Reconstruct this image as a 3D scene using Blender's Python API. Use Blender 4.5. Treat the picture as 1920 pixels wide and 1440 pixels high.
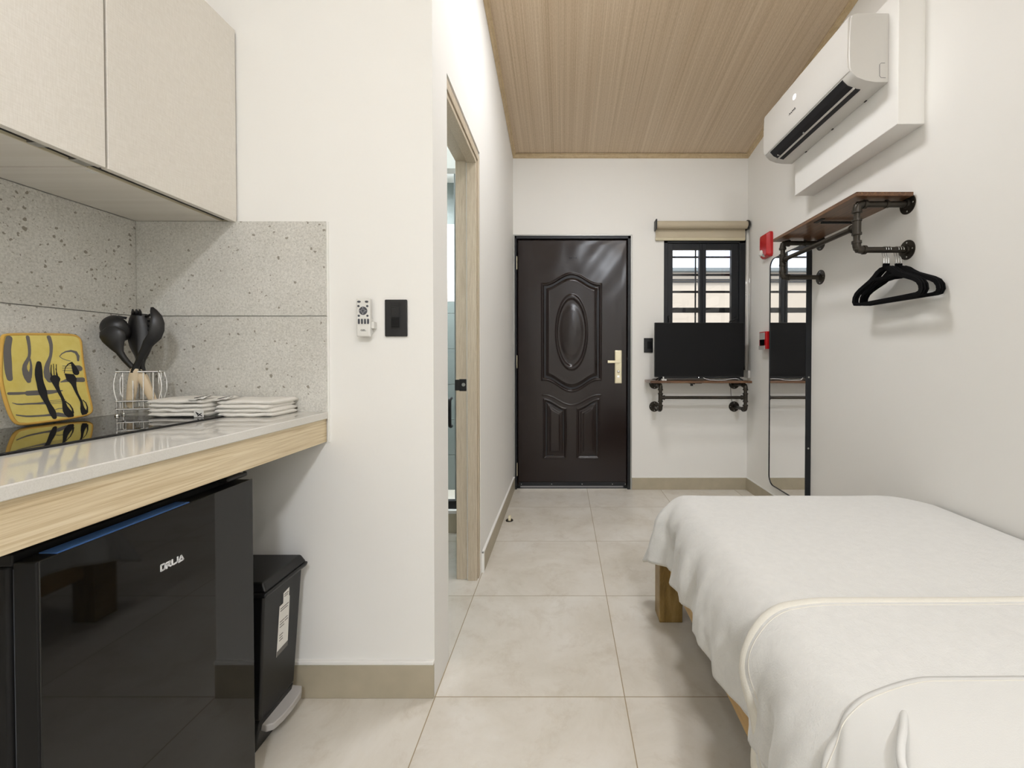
import bpy, bmesh, math, random
from mathutils import Vector, Matrix, noise
from math import pi, sin, cos, radians
random.seed(7)
S = bpy.context.scene
COL = S.collection
for o in list(bpy.data.objects): bpy.data.objects.remove(o)

# ---------------------------------------------------------------- camera, world, lights, exposure
cam = bpy.data.cameras.new('camera'); cam_ob = bpy.data.objects.new('camera', cam); COL.objects.link(cam_ob)
cam.sensor_width = 36; cam.lens = 800/1920*36
cam.shift_x = -(1056.3-960)/1920; cam.shift_y = -(720-682)/1920
cam_ob.location = (0, 0, 1.12); cam_ob.rotation_euler = (pi/2-.0129, 0, 0)
cam.clip_start = .02
S.camera = cam_ob
S.view_settings.view_transform = 'Standard'; S.view_settings.look = 'None'
S.view_settings.gamma = 1; S.view_settings.use_curve_mapping = False
S.view_settings.exposure = 0.07

def lin(c):
    r = []
    for v in c:
        v /= 255
        r.append(v/12.92 if v <= .04045 else ((v+.055)/1.055)**2.4)
    return (*r, 1)

W = bpy.data.worlds.new('sky'); S.world = W; W.use_nodes = True
nt = W.node_tree; nt.nodes.clear()
bg = nt.nodes.new('ShaderNodeBackground'); ow = nt.nodes.new('ShaderNodeOutputWorld')
tc = nt.nodes.new('ShaderNodeTexCoord'); nz = nt.nodes.new('ShaderNodeTexNoise'); rp = nt.nodes.new('ShaderNodeValToRGB')
nz.inputs['Scale'].default_value = 5; nz.inputs['Detail'].default_value = 6
rp.color_ramp.elements[0].position = .42; rp.color_ramp.elements[0].color = (.72, .82, 1, 1)
rp.color_ramp.elements[1].position = .6; rp.color_ramp.elements[1].color = (1, 1, 1, 1)
nt.links.new(tc.outputs['Generated'], nz.inputs['Vector']); nt.links.new(nz.outputs['Fac'], rp.inputs['Fac'])
nt.links.new(rp.outputs['Color'], bg.inputs['Color']); nt.links.new(bg.outputs['Background'], ow.inputs['Surface'])
bg.inputs['Strength'].default_value = 2.2

def lamp(name, typ, loc, power, color, rot=(0, 0, 0), size=.2, **k):
    l = bpy.data.lights.new(name, typ); l.energy = power; l.color = color
    if typ == 'AREA': l.shape = 'DISK'; l.size = size
    o = bpy.data.objects.new(name, l); COL.objects.link(o); o.location = loc; o.rotation_euler = rot
    for a, b in k.items(): setattr(l, a, b)
    return o
lamp('sun', 'SUN', (0, 0, 10), 1.4, (1, .95, .90), rot=(radians(36), radians(-14), 0), angle=.02)
lamp('ceiling_lamp_kitchen', 'AREA', (-.8, -.25, 3.4), 6, (.89, .945, 1), size=.22)
lamp('ceiling_lamp_bed', 'AREA', (1.0, -.6, 3.42), 13, (1, .93, .87), size=.26)
lamp('ceiling_lamp_back', 'AREA', (.8, -2.5, 3.40), 94, (.885, .932, 1), size=.42)
lamp('fill_light_entry', 'AREA', (.3, 2.0, 3.06), 18, (.96, .965, .99), size=.4)  # unseen fill light, added to brighten the entry and back wall evenly
lamp('ceiling_lamp_bathroom', 'AREA', (-1.42, 3.0, 2.52), 58, (.90, .96, 1), size=.2)

# ---------------------------------------------------------------- helpers
def setprops(o, label=None, cat=None, group=None, kind=None):
    if label: o['label'] = label
    if cat: o['category'] = cat
    if group: o['group'] = group
    if kind: o['kind'] = kind
    return o
ORG = {}
def thing(name, label, cat, loc, group=None):
    o = bpy.data.objects.new(name, None); COL.objects.link(o); o.location = loc; o.empty_display_size = .05
    ORG[o.name] = Vector(loc)
    return setprops(o, label, cat, group)
def setting(name, loc=(0, 0, 0)):
    o = bpy.data.objects.new(name, None); COL.objects.link(o); o.location = loc; ORG[o.name] = Vector(loc)
    o['kind'] = 'structure'; return o

class MB:
    def __init__(s): s.v = []; s.f = []; s.m = []; s.mi = 0
    def add(s, vs, fs):
        n = len(s.v); s.v += [Vector(v) for v in vs]; s.f += [tuple(i+n for i in f) for f in fs]; s.m += [s.mi]*len(fs); return s
    def box(s, a, b, M=None):
        x0, y0, z0 = [min(a[i], b[i]) for i in range(3)]; x1, y1, z1 = [max(a[i], b[i]) for i in range(3)]
        vs = [Vector(p) for p in ((x0,y0,z0),(x1,y0,z0),(x1,y1,z0),(x0,y1,z0),(x0,y0,z1),(x1,y0,z1),(x1,y1,z1),(x0,y1,z1))]
        if M: vs = [M @ v for v in vs]
        return s.add(vs, [(0,3,2,1),(4,5,6,7),(0,1,5,4),(1,2,6,5),(2,3,7,6),(3,0,4,7)])
    def frustum(s, a, b):      # a, b: (x0,x1,y0,y1,z)
        q = lambda r: [(r[0],r[2],r[4]),(r[1],r[2],r[4]),(r[1],r[3],r[4]),(r[0],r[3],r[4])]
        return s.add(q(a)+q(b), [(0,3,2,1),(4,5,6,7),(0,1,5,4),(1,2,6,5),(2,3,7,6),(3,0,4,7)])
    def rings(s, rings, cap=True, closed=False):
        n = len(rings[0]); vs = [p for r in rings for p in r]; fs = []
        m = len(rings)
        for i in range(m if closed else m-1):
            j = (i+1) % m
            for k in range(n):
                l = (k+1) % n
                fs.append((i*n+k, i*n+l, j*n+l, j*n+k))
        if cap and not closed: fs.append(tuple(range(n-1, -1, -1))); fs.append(tuple((m-1)*n+k for k in range(n)))
        return s.add(vs, fs)
    def tube(s, pts, r, seg=12, flat=1.0, closed=False, up=None):
        pts = [Vector(p) for p in pts]; n = len(pts); rs = r if isinstance(r, (list, tuple)) else [r]*n
        rings = []; nrm = None
        for i, p in enumerate(pts):
            if closed: t = pts[(i+1) % n]-pts[i-1]
            else: t = pts[min(i+1, n-1)]-pts[max(i-1, 0)]
            t.normalize()
            if nrm is None:
                nrm = Vector(up) if up else (Vector((0,0,1)) if abs(t.z) < .9 else Vector((0,1,0)))
            nrm = nrm - t*nrm.dot(t)
            if nrm.length < 1e-6: nrm = Vector((1,0,0)) - t*t.x
            nrm.normalize(); b = t.cross(nrm)
            rings.append([p + nrm*cos(2*pi*k/seg)*rs[i]*flat + b*sin(2*pi*k/seg)*rs[i] for k in range(seg)])
        return s.rings(rings, closed=closed)
    def cyl(s, a, b, r, seg=24): return s.tube([a, b], r, seg)
    def lathe(s, c, prof, axis=(0,0,1), seg=32):
        c = Vector(c); ax = Vector(axis).normalized(); u = Vector((1,0,0)) if abs(ax.x) < .9 else Vector((0,1,0))
        u = (u-ax*u.dot(ax)).normalized(); w = ax.cross(u)
        return s.rings([[c+ax*h+(u*cos(2*pi*k/seg)+w*sin(2*pi*k/seg))*max(r, 1e-5) for k in range(seg)] for r, h in prof])
    def prism(s, poly, d, f):    # poly: 2-D points, f(x,y,t)->3-D, t in (0,d)
        n = len(poly); vs = [f(x, y, 0) for x, y in poly]+[f(x, y, d) for x, y in poly]
        fs = [tuple(range(n-1, -1, -1)), tuple(range(n, 2*n))]+[(i, (i+1) % n, n+(i+1) % n, n+i) for i in range(n)]
        return s.add(vs, fs)
    def grid(s, nu, nv, f):
        vs = [f(i/nu, j/nv) for j in range(nv+1) for i in range(nu+1)]
        fs = [(j*(nu+1)+i, j*(nu+1)+i+1, (j+1)*(nu+1)+i+1, (j+1)*(nu+1)+i) for j in range(nv) for i in range(nu)]
        return s.add(vs, fs)

def obj(name, mb, m, parent=None, smooth=False, bevel=0, seg=2, solid=0, sub=0, label=None, offset=0):
    if parent is not None:
        org = ORG[parent.name]
    else:
        xs = [v.x for v in mb.v]; ys = [v.y for v in mb.v]; zs = [v.z for v in mb.v]
        org = Vector(((min(xs)+max(xs))/2, (min(ys)+max(ys))/2, min(zs)))
    me = bpy.data.meshes.new(name); me.from_pydata([v-org for v in mb.v], [], mb.f)
    for mm in (m if isinstance(m, (list, tuple)) else [m]): me.materials.append(mm)
    me.polygons.foreach_set('material_index', mb.m)
    bm = bmesh.new(); bm.from_mesh(me); bmesh.ops.recalc_face_normals(bm, faces=bm.faces); bm.to_mesh(me); bm.free()
    o = bpy.data.objects.new(name, me); COL.objects.link(o)
    if parent is not None: o.parent = parent
    else: o.location = org
    ORG[o.name] = org.copy()
    if solid:
        k = o.modifiers.new('solid', 'SOLIDIFY'); k.thickness = solid; k.offset = offset
    if bevel:
        k = o.modifiers.new('bevel', 'BEVEL'); k.width = bevel; k.segments = seg; k.limit_method = 'ANGLE'; k.angle_limit = radians(35)
    if sub:
        k = o.modifiers.new('sub', 'SUBSURF'); k.levels = sub; k.render_levels = sub
    if smooth or bevel:
        me.polygons.foreach_set('use_smooth', [True]*len(me.polygons))
        if not smooth or smooth == 'auto':
            me.set_sharp_from_angle(angle=radians(35)) if not bevel else me.set_sharp_from_angle(angle=radians(80))
            if bevel:
                k = o.modifiers.new('wn', 'WEIGHTED_NORMAL'); k.keep_sharp = True
    if label: o['label'] = label
    return o
def struct(name, mb, m, **k):
    o = obj(name, mb, m, **k); o['kind'] = 'structure'; return o
def tag(o, label, cat, group=None): return setprops(o, label, cat, group)

def text_mb(txt, size, f, shear=0, ext=.0006):
    """letters as a mesh; f maps (x, y, t) in metres to 3-D"""
    c = bpy.data.curves.new('txt', 'FONT'); c.body = txt; c.size = size; c.align_x = 'CENTER'; c.align_y = 'CENTER'; c.shear = shear
    c.extrude = ext/2; c.resolution_u = 3
    o = bpy.data.objects.new('txt', c); COL.objects.link(o); bpy.context.view_layer.update()
    me = bpy.data.meshes.new_from_object(o)
    mb = MB(); mb.add([f(v.co.x, v.co.y, v.co.z) for v in me.vertices], [tuple(p.vertices) for p in me.polygons])
    bpy.data.objects.remove(o); bpy.data.curves.remove(c); bpy.data.meshes.remove(me)
    return mb
def stroke_mb(mb, pts, f, d, closed=False):
    """ribbon with widths (x, y, w) mapped by f(x, y, t)"""
    P = [Vector((p[0], p[1])) for p in pts]; L = []; R = []
    for i, p in enumerate(P):
        t = P[min(i+1, len(P)-1)]-P[max(i-1, 0)]
        if t.length < 1e-9: t = Vector((1, 0))
        t.normalize(); n = Vector((-t.y, t.x))*pts[i][2]/2
        L.append(p+n); R.append(p-n)
    mb.prism([tuple(q) for q in L]+[tuple(q) for q in reversed(R)], d, f)
def fillet(pts, r, n=6):
    pts = [Vector(p) for p in pts]; out = [pts[0]]
    for i in range(1, len(pts)-1):
        a, b, c = pts[i-1], pts[i], pts[i+1]; u = (a-b).normalized(); w = (c-b).normalized()
        p0 = b+u*r; p1 = b+w*r
        for k in range(n+1):
            t = k/n; out.append((p0*(1-t)+b*t)*(1-t)+(b*(1-t)+p1*t)*t)
    out.append(pts[-1]); return out

# ---------------------------------------------------------------- materials
def base(name, rough=.5, metal=0, col=(.8,.8,.8,1)):
    m = bpy.data.materials.new(name); m.use_nodes = True; nt = m.node_tree; b = nt.nodes['Principled BSDF']
    b.inputs['Base Color'].default_value = col; b.inputs['Roughness'].default_value = rough; b.inputs['Metallic'].default_value = metal
    return m, nt, b
def mth(nt, op, a, b=None, c=None):
    n = nt.nodes.new('ShaderNodeMath'); n.operation = op
    for i, v in enumerate((a, b, c)):
        if v is None: continue
        if isinstance(v, (int, float)): n.inputs[i].default_value = v
        else: nt.links.new(v, n.inputs[i])
    return n.outputs[0]
def coords(nt, scale=(1,1,1), loc=(0,0,0)):
    t = nt.nodes.new('ShaderNodeTexCoord'); mp = nt.nodes.new('ShaderNodeMapping')
    mp.inputs['Scale'].default_value = scale; mp.inputs['Location'].default_value = loc
    nt.links.new(t.outputs['Object'], mp.inputs['Vector']); return mp.outputs['Vector']
def noise_n(nt, vec, scale, detail=4, rough=.5, dist=0):
    n = nt.nodes.new('ShaderNodeTexNoise'); n.inputs['Scale'].default_value = scale; n.inputs['Detail'].default_value = detail
    n.inputs['Roughness'].default_value = rough; n.inputs['Distortion'].default_value = dist
    nt.links.new(vec, n.inputs['Vector']); return n.outputs['Fac']
def ramp(nt, fac, stops):
    r = nt.nodes.new('ShaderNodeValToRGB'); e = r.color_ramp.elements
    while len(e) < len(stops): e.new(.5)
    for i, (p, c) in enumerate(stops): e[i].position = p; e[i].color = c
    nt.links.new(fac, r.inputs['Fac']); return r.outputs['Color']
def mix(nt, fac, a, b, mode='MIX'):
    n = nt.nodes.new('ShaderNodeMix'); n.data_type = 'RGBA'; n.blend_type = mode
    for s, v in ((n.inputs['Factor'], fac), (n.inputs['A'], a), (n.inputs['B'], b)):
        if isinstance(v, (int, float, tuple)): s.default_value = v
        else: nt.links.new(v, s)
    return n.outputs['Result']
def bump(nt, b, h, strength=.2, dist=.001):
    n = nt.nodes.new('ShaderNodeBump'); n.inputs['Strength'].default_value = strength; n.inputs['Distance'].default_value = dist
    nt.links.new(h, n.inputs['Height']); nt.links.new(n.outputs['Normal'], b.inputs['Normal'])
def simple(name, rgb, rough=.5, metal=0, var=.04, sc=30, bmp=0, bsc=200, spec=None, coat=0):
    c = lin(rgb); m, nt, b = base(name, rough, metal, c); v = coords(nt)
    f = noise_n(nt, v, sc, 3)
    nt.links.new(mix(nt, f, tuple(x*(1-var) for x in c[:3])+(1,), tuple(min(1, x*(1+var)) for x in c[:3])+(1,)), b.inputs['Base Color'])
    if bmp: bump(nt, b, noise_n(nt, v, bsc, 2), bmp, .002)
    if spec is not None: b.inputs['Specular IOR Level'].default_value = spec
    if coat: b.inputs['Coat Weight'].default_value = coat; b.inputs['Coat Roughness'].default_value = .05
    return m

M = {}
M['plaster'] = simple('white plaster', (240, 238, 233), .75, var=.012, sc=3, bmp=.12, bsc=60)
M['bath_plaster'] = simple('grey bathroom paint', (150, 156, 154), .7, var=.02, sc=3)
M['tile_base'] = simple('grey beige skirting tile', (178, 168, 146), .5, var=.12, sc=14)
M['tile_bath'] = simple('grey green bathroom tile', (116, 124, 121), .35, var=.07, sc=8)
M['grout'] = simple('grout', (170, 160, 140), .9)
M['black_plastic'] = simple('black plastic', (16, 16, 17), .45, var=.1)
M['black_matte'] = simple('black velvet', (9, 9, 11), .95, var=.2, bmp=.3, bsc=900, spec=.2)
M['black_gloss'] = simple('black glass', (12, 12, 12), .03, var=.05, spec=.45)
M['fridge_side'] = simple('black painted steel', (9, 9, 10), .5, var=.1, spec=.25)
M['nylon'] = simple('black nylon', (24, 23, 24), .38, var=.1)
M['screen'] = simple('dark screen', (23, 23, 24), .5, var=.02, spec=.15)
M['pipe'] = simple('dark iron pipe', (58, 53, 46), .38, .6, var=.25, sc=60, bmp=.1, bsc=300)
M['frame_metal'] = simple('black aluminium', (30, 32, 36), .4, .3, var=.1)
M['chrome'] = simple('chrome', (225, 225, 225), .12, 1, var=.02)
M['steel'] = simple('brushed steel', (190, 190, 188), .3, 1, var=.05)
M['alu'] = simple('aluminium edge', (170, 170, 166), .4, .6, var=.05)
M['gold'] = simple('satin champagne brass', (226, 217, 188), .3, .6, var=.06)
M['white_plastic'] = simple('white plastic', (226, 224, 218), .35, var=.01)
M['ac_plastic'] = simple('matt white casing', (213, 210, 204), .4, var=.01)
M['grey_plastic'] = simple('grey plastic', (176, 172, 168), .5, var=.05, sc=50)
M['dark_grey'] = simple('dark grey rubber', (78, 80, 86), .6)
M['red'] = simple('red plastic', (190, 22, 26), .35, var=.04)
M['blue_film'] = simple('blue protective film', (80, 118, 178), .25, var=.1)
M['white_paint'] = simple('white lettering', (225, 225, 225), .5)
M['paper'] = simple('white paper label', (225, 222, 215), .6)
M['ink'] = simple('black ink', (22, 22, 26), .6)
M['grey_ink'] = simple('grey print', (112, 108, 104), .85)
M['blind'] = simple('beige blind fabric', (196, 184, 160), .85, var=.04, sc=200, bmp=.2, bsc=700)
M['cable'] = simple('white cable', (225, 225, 225), .5)
M['piping_yellow'] = simple('yellow cotton binding', (216, 172, 84), .9, var=.06)
M['towel'] = simple('white terry cloth', (238, 234, 226), .95, var=.02, bmp=.8, bsc=420)
M['linen_white'] = simple('white bed linen', (217, 216, 212), .85, var=.008, sc=20, bmp=.15, bsc=500)
M['hem_cream'] = simple('cream blanket hem', (223, 219, 208), .9, var=.02, bmp=.4, bsc=400)
M['stucco'] = simple('beige stucco', (196, 184, 166), .9, var=.06, sc=6, bmp=.4, bsc=40)
M['roof_grey'] = simple('grey roof', (120, 128, 128), .7, var=.1)
M['concrete'] = simple('outside concrete', (150, 150, 150), .9, var=.1)
M['cream_trim'] = simple('cream cabinet edge', (206, 196, 168), .5, var=.03)
M['mattress'] = simple('mattress fabric', (222, 220, 214), .9, var=.02)

# mirror, glass
m, nt, b = base('mirror silver', .015, 1, (.9, .9, .9, 1)); M['mirror'] = m
def glass(name, tint=(1, 1, 1, 1), refl=.08):
    m = bpy.data.materials.new(name); m.use_nodes = True; nt = m.node_tree; nt.nodes.clear()
    t = nt.nodes.new('ShaderNodeBsdfTransparent'); g = nt.nodes.new('ShaderNodeBsdfGlossy'); mx = nt.nodes.new('ShaderNodeMixShader'); o = nt.nodes.new('ShaderNodeOutputMaterial')
    fr = nt.nodes.new('ShaderNodeFresnel'); fr.inputs['IOR'].default_value = 1.45
    t.inputs['Color'].default_value = tint; g.inputs['Roughness'].default_value = .01
    nt.links.new(fr.outputs[0], mx.inputs[0]); nt.links.new(t.outputs[0], mx.inputs[1]); nt.links.new(g.outputs[0], mx.inputs[2]); nt.links.new(mx.outputs[0], o.inputs[0]); return m
M['glass'] = glass('clear glass'); M['glass_green'] = glass('green tinted glass', (.90, .95, .93, 1))
def emit(name, col, s):
    m, nt, b = base(name); b.inputs['Emission Color'].default_value = col; b.inputs['Emission Strength'].default_value = s; return m
M['led'] = emit('lit display', (.95, .97, 1, 1), 1.6)
m, nt, b = base('frosted bathroom window', .5, 0, (.9, .92, .95, 1)); v = coords(nt)
nt.links.new(ramp(nt, noise_n(nt, v, 40, 4), [(.3, (.5, .52, .55, 1)), (.7, (1, 1, 1, 1))]), b.inputs['Emission Color']); b.inputs['Emission Strength'].default_value = .7
M['frosted'] = m

# floor tiles
def floor_mat():
    m, nt, b = base('beige floor tiles', .32); t = nt.nodes.new('ShaderNodeTexCoord'); s = nt.nodes.new('ShaderNodeSeparateXYZ')
    nt.links.new(t.outputs['Object'], s.inputs[0])
    a = mth(nt, 'DIVIDE', mth(nt, 'ADD', s.outputs['X'], .424+.6267*8), .6267); c = mth(nt, 'DIVIDE', mth(nt, 'ADD', s.outputs['Y'], -1.397+.6*8), .6)
    fa = mth(nt, 'FRACT', a); fc = mth(nt, 'FRACT', c)
    ea = mth(nt, 'MINIMUM', fa, mth(nt, 'SUBTRACT', 1, fa)); ec = mth(nt, 'MINIMUM', fc, mth(nt, 'SUBTRACT', 1, fc))
    g = mth(nt, 'LESS_THAN', mth(nt, 'MINIMUM', ea, ec), .0026)
    cmb = nt.nodes.new('ShaderNodeCombineXYZ')
    nt.links.new(mth(nt, 'FLOOR', a), cmb.inputs[0]); nt.links.new(mth(nt, 'FLOOR', c), cmb.inputs[1])
    vm = nt.nodes.new('ShaderNodeVectorMath'); vm.operation = 'MULTIPLY_ADD'; nt.links.new(cmb.outputs[0], vm.inputs[0]); vm.inputs[1].default_value = (7.3, 3.1, 0)
    nt.links.new(t.outputs['Object'], vm.inputs[2])
    n1 = noise_n(nt, vm.outputs[0], 2.6, 8, .68, .4); n2 = noise_n(nt, vm.outputs[0], 7, 9, .74, .35)
    c1 = ramp(nt, n1, [(.3, lin((210, 203, 189))), (.5, lin((223, 217, 206))), (.72, lin((233, 229, 221)))])
    c2 = mix(nt, ramp(nt, n2, [(.52, (0, 0, 0, 1)), (.78, (.45, .45, .45, 1))]), c1, lin((176, 160, 134)))
    nt.links.new(mix(nt, g, c2, lin((162, 146, 116))), b.inputs['Base Color'])
    nt.links.new(mth(nt, 'MULTIPLY_ADD', n2, .25, .22), b.inputs['Roughness'])
    bump(nt, b, mth(nt, 'SUBTRACT', 1, g), .25, .001); return m
M['floor'] = floor_mat()

# ceiling PVC boards with fine stripes along Y
def ceil_mat():
    m, nt, b = base('striped wood look ceiling board', .42)
    n1 = noise_n(nt, coords(nt, (190, .5, 1)), 1, 3, .65); n2 = noise_n(nt, coords(nt, (28, .25, 1)), 1, 3, .6)
    n3 = noise_n(nt, coords(nt, (300, 60, 1)), 1, 2)
    k = mth(nt, 'ADD', mth(nt, 'MULTIPLY', n1, .6), mth(nt, 'MULTIPLY', n2, .4))
    c = ramp(nt, k, [(.34, lin((180, 156, 126))), (.47, lin((204, 181, 152))), (.56, lin((214, 193, 165))), (.68, lin((230, 212, 188)))])
    c = mix(nt, .25, c, ramp(nt, n3, [(.35, lin((178, 155, 127))), (.65, lin((224, 206, 180)))]))
    s = nt.nodes.new('ShaderNodeSeparateXYZ'); t = nt.nodes.new('ShaderNodeTexCoord'); nt.links.new(t.outputs['Object'], s.inputs[0])
    fr = mth(nt, 'FRACT', mth(nt, 'DIVIDE', mth(nt, 'ADD', s.outputs['X'], 5.03), .25)); j = mth(nt, 'LESS_THAN', fr, .008)
    c = mix(nt, mth(nt, 'MULTIPLY', j, .2), c, lin((70, 58, 40)))
    nt.links.new(c, b.inputs['Base Color']); bump(nt, b, k, .2, .001); return m
M['ceiling'] = ceil_mat()

def wood(name, stops, sc=(1, 1, 1), rough=.45, dist=1.2, sc2=6):
    """grain runs along local Y of the object"""
    m, nt, b = base(name, rough); v = coords(nt, sc)
    n = noise_n(nt, v, sc2, 6, .6, dist); n2 = noise_n(nt, coords(nt, (sc[0]*6, sc[1]*1.2, sc[2]*6)), sc2*2, 3, .6)
    k = mth(nt, 'ADD', mth(nt, 'MULTIPLY', n, .7), mth(nt, 'MULTIPLY', n2, .3))
    nt.links.new(ramp(nt, k, [(p, lin(c)) for p, c in stops]), b.inputs['Base Color']); bump(nt, b, k, .15, .001); return m
M['oak'] = wood('pale oak veneer', [(.3, (178, 154, 118)), (.45, (208, 188, 152)), (.55, (222, 205, 172)), (.7, (232, 218, 190))], (12, .8, 34), .45, .7, 5)
M['crown'] = wood('wood look crown', [(.3, (178, 154, 118)), (.6, (204, 182, 146))], (3, 3, 3), .45)
M['walnut'] = wood('rustic brown board', [(.3, (50, 32, 22)), (.45, (88, 58, 38)), (.56, (114, 80, 52)), (.7, (142, 108, 72))], (18, 1.4, 18), .28, 1.2, 4)
M['walnut_x'] = wood('rustic brown board lengthwise', [(.3, (50, 32, 22)), (.45, (88, 58, 38)), (.56, (114, 80, 52)), (.7, (142, 108, 72))], (1.4, 18, 18), .28, 1.2, 4)
M['bedwood'] = wood('honey brown bed wood', [(.3, (112, 88, 44)), (.5, (142, 114, 62)), (.7, (166, 138, 84))], (6, 1, 1), .4, .8, 5)
M['bedwood_side'] = wood('honey brown bed rail wood', [(.3, (168, 130, 66)), (.5, (188, 148, 80)), (.7, (204, 166, 98))], (6, 1, 8), .4, .8, 5)
M['jamb'] = wood('greyish oak door lining', [(.3, (178, 163, 140)), (.5, (198, 184, 162)), (.7, (214, 202, 182))], (30, 30, 1.6), .5, .6, 6)
M['handle_wood'] = wood('beech handle', [(.3, (212, 190, 156)), (.6, (226, 208, 178)), (.8, (234, 219, 193))], (8, 8, 1), .5, .4, 8)

# linen-look cabinet laminate
m, nt, b = base('linen look cabinet laminate', .5); 
n1 = noise_n(nt, coords(nt, (1, 40, 600)), 1, 2); n2 = noise_n(nt, coords(nt, (1, 600, 40)), 1, 2); n3 = noise_n(nt, coords(nt), 4, 2)
k = mth(nt, 'ADD', mth(nt, 'MULTIPLY', n1, .5), mth(nt, 'MULTIPLY', n2, .5))
nt.links.new(ramp(nt, k, [(.35, lin((220, 214, 203))), (.65, lin((232, 227, 218)))]), b.inputs['Base Color']); bump(nt, b, k, .1, .0005); M['linen'] = m
# speckled backsplash tile
m, nt, b = base('speckled grey stone tile', .5); v = coords(nt)
c = ramp(nt, noise_n(nt, v, 6, 5, .6), [(.3, lin((202, 200, 192))), (.7, lin((220, 218, 211)))])
c = mix(nt, .35, c, ramp(nt, noise_n(nt, v, 160, 3, .7), [(.35, lin((156, 151, 140))), (.65, lin((234, 230, 221)))]))
vo = nt.nodes.new('ShaderNodeTexVoronoi'); vo.inputs['Scale'].default_value = 75; vo.inputs['Randomness'].default_value = 1
wv = nt.nodes.new('ShaderNodeVectorMath'); wv.operation = 'ADD'; nn = nt.nodes.new('ShaderNodeTexNoise'); nn.inputs['Scale'].default_value = 90
sc = nt.nodes.new('ShaderNodeVectorMath'); sc.operation = 'SCALE'; sc.inputs['Scale'].default_value = .012
nt.links.new(v, nn.inputs['Vector']); nt.links.new(nn.outputs['Color'], sc.inputs[0]); nt.links.new(v, wv.inputs[0]); nt.links.new(sc.outputs[0], wv.inputs[1])
nt.links.new(wv.outputs[0], vo.inputs['Vector']); sp = nt.nodes.new('ShaderNodeSeparateColor'); nt.links.new(vo.outputs['Color'], sp.inputs[0])
mask = mth(nt, 'LESS_THAN', vo.outputs['Distance'], mth(nt, 'MULTIPLY', mth(nt, 'POWER', sp.outputs[0], 9), .40))
c = mix(nt, mth(nt, 'MULTIPLY', mask, .7), c, lin((104, 92, 72)))
vo2 = nt.nodes.new('ShaderNodeTexVoronoi'); vo2.inputs['Scale'].default_value = 240; nt.links.new(wv.outputs[0], vo2.inputs['Vector'])
sp2 = nt.nodes.new('ShaderNodeSeparateColor'); nt.links.new(vo2.outputs['Color'], sp2.inputs[0])
mask2 = mth(nt, 'LESS_THAN', vo2.outputs['Distance'], mth(nt, 'MULTIPLY', mth(nt, 'POWER', sp2.outputs[0], 3), .4))
c = mix(nt, mth(nt, 'MULTIPLY', mask2, .5), c, lin((128, 118, 96)))
nt.links.new(c, b.inputs['Base Color']); M['terrazzo'] = m
# quartz
m, nt, b = base('white quartz', .06); v = coords(nt); nt.links.new(ramp(nt, noise_n(nt, v, 500, 2), [(.3, lin((211, 208, 200))), (.6, lin((219, 216, 209)))]), b.inputs['Base Color']); M['quartz'] = m
# door steel
m, nt, b = base('brown black pressed steel', .2, .0, lin((38, 29, 27))); v = coords(nt)
nt.links.new(ramp(nt, noise_n(nt, v, 700, 2), [(.3, lin((24, 15, 14))), (.7, lin((36, 25, 23)))]), b.inputs['Base Color'])
bump(nt, b, noise_n(nt, v, 900, 2), .06, .0004); b.inputs['Specular IOR Level'].default_value = .42; M['door'] = m
# fleece
m, nt, b = base('white fleece', .95); v = coords(nt)
f = noise_n(nt, v, 38, 5, .6, .6)
nt.links.new(ramp(nt, f, [(.3, lin((216, 215, 211))), (.7, lin((222, 221, 217)))]), b.inputs['Base Color'])
bump(nt, b, mth(nt, 'ADD', mth(nt, 'MULTIPLY', f, .35), mth(nt, 'MULTIPLY', noise_n(nt, v, 260, 3, .7), .4)), .55, .006)
b.inputs['Sheen Weight'].default_value = .3; M['fleece'] = m
# yellow printed cotton
m, nt, b = base('yellow cotton', .9); v = coords(nt)
nt.links.new(ramp(nt, noise_n(nt, v, 22, 5, .6), [(.3, lin((224, 203, 104))), (.7, lin((236, 219, 130)))]), b.inputs['Base Color'])
bump(nt, b, noise_n(nt, v, 30, 4), .3, .004); M['yellow'] = m

# ================================================================= the setting
XL, XR, YB, YE, XK = -.426, 1.564, 3.63, 1.399, -1.399
YN = -4.2                                   # wall behind the camera
def ceil_z(y): return 2.839+.155*(YB-y)

mb = MB().box((-2.2, YN-.2, -.12), (XR+.2, YB+.12, 0)); struct('floor', mb, M['floor'])
bpy.data.objects['floor'].data.transform(Matrix.Translation(bpy.data.objects['floor'].location)); bpy.data.objects['floor'].location = (0, 0, 0)
mb = MB(); y0, y1 = YN-.2, YB+.15
mb.add([(x, y, ceil_z(y)+d) for d in (0, .12) for x, y in ((-2.2, y0), (XR+.2, y0), (XR+.2, y1), (-2.2, y1))],
       [(0,1,2,3),(7,6,5,4),(0,4,5,1),(1,5,6,2),(2,6,7,3),(3,7,4,0)])
struct('ceiling', mb, M['ceiling']); o = bpy.data.objects['ceiling']; o.data.transform(Matrix.Translation(o.location)); o.location = (0, 0, 0)

def wall(name, boxes, m=None):
    mb = MB()
    for a, b in boxes: mb.box(a, b)
    return struct(name, mb, m or M['plaster'])
H = 4.3
def topped(name, boxes): return wall(name, boxes)
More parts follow.
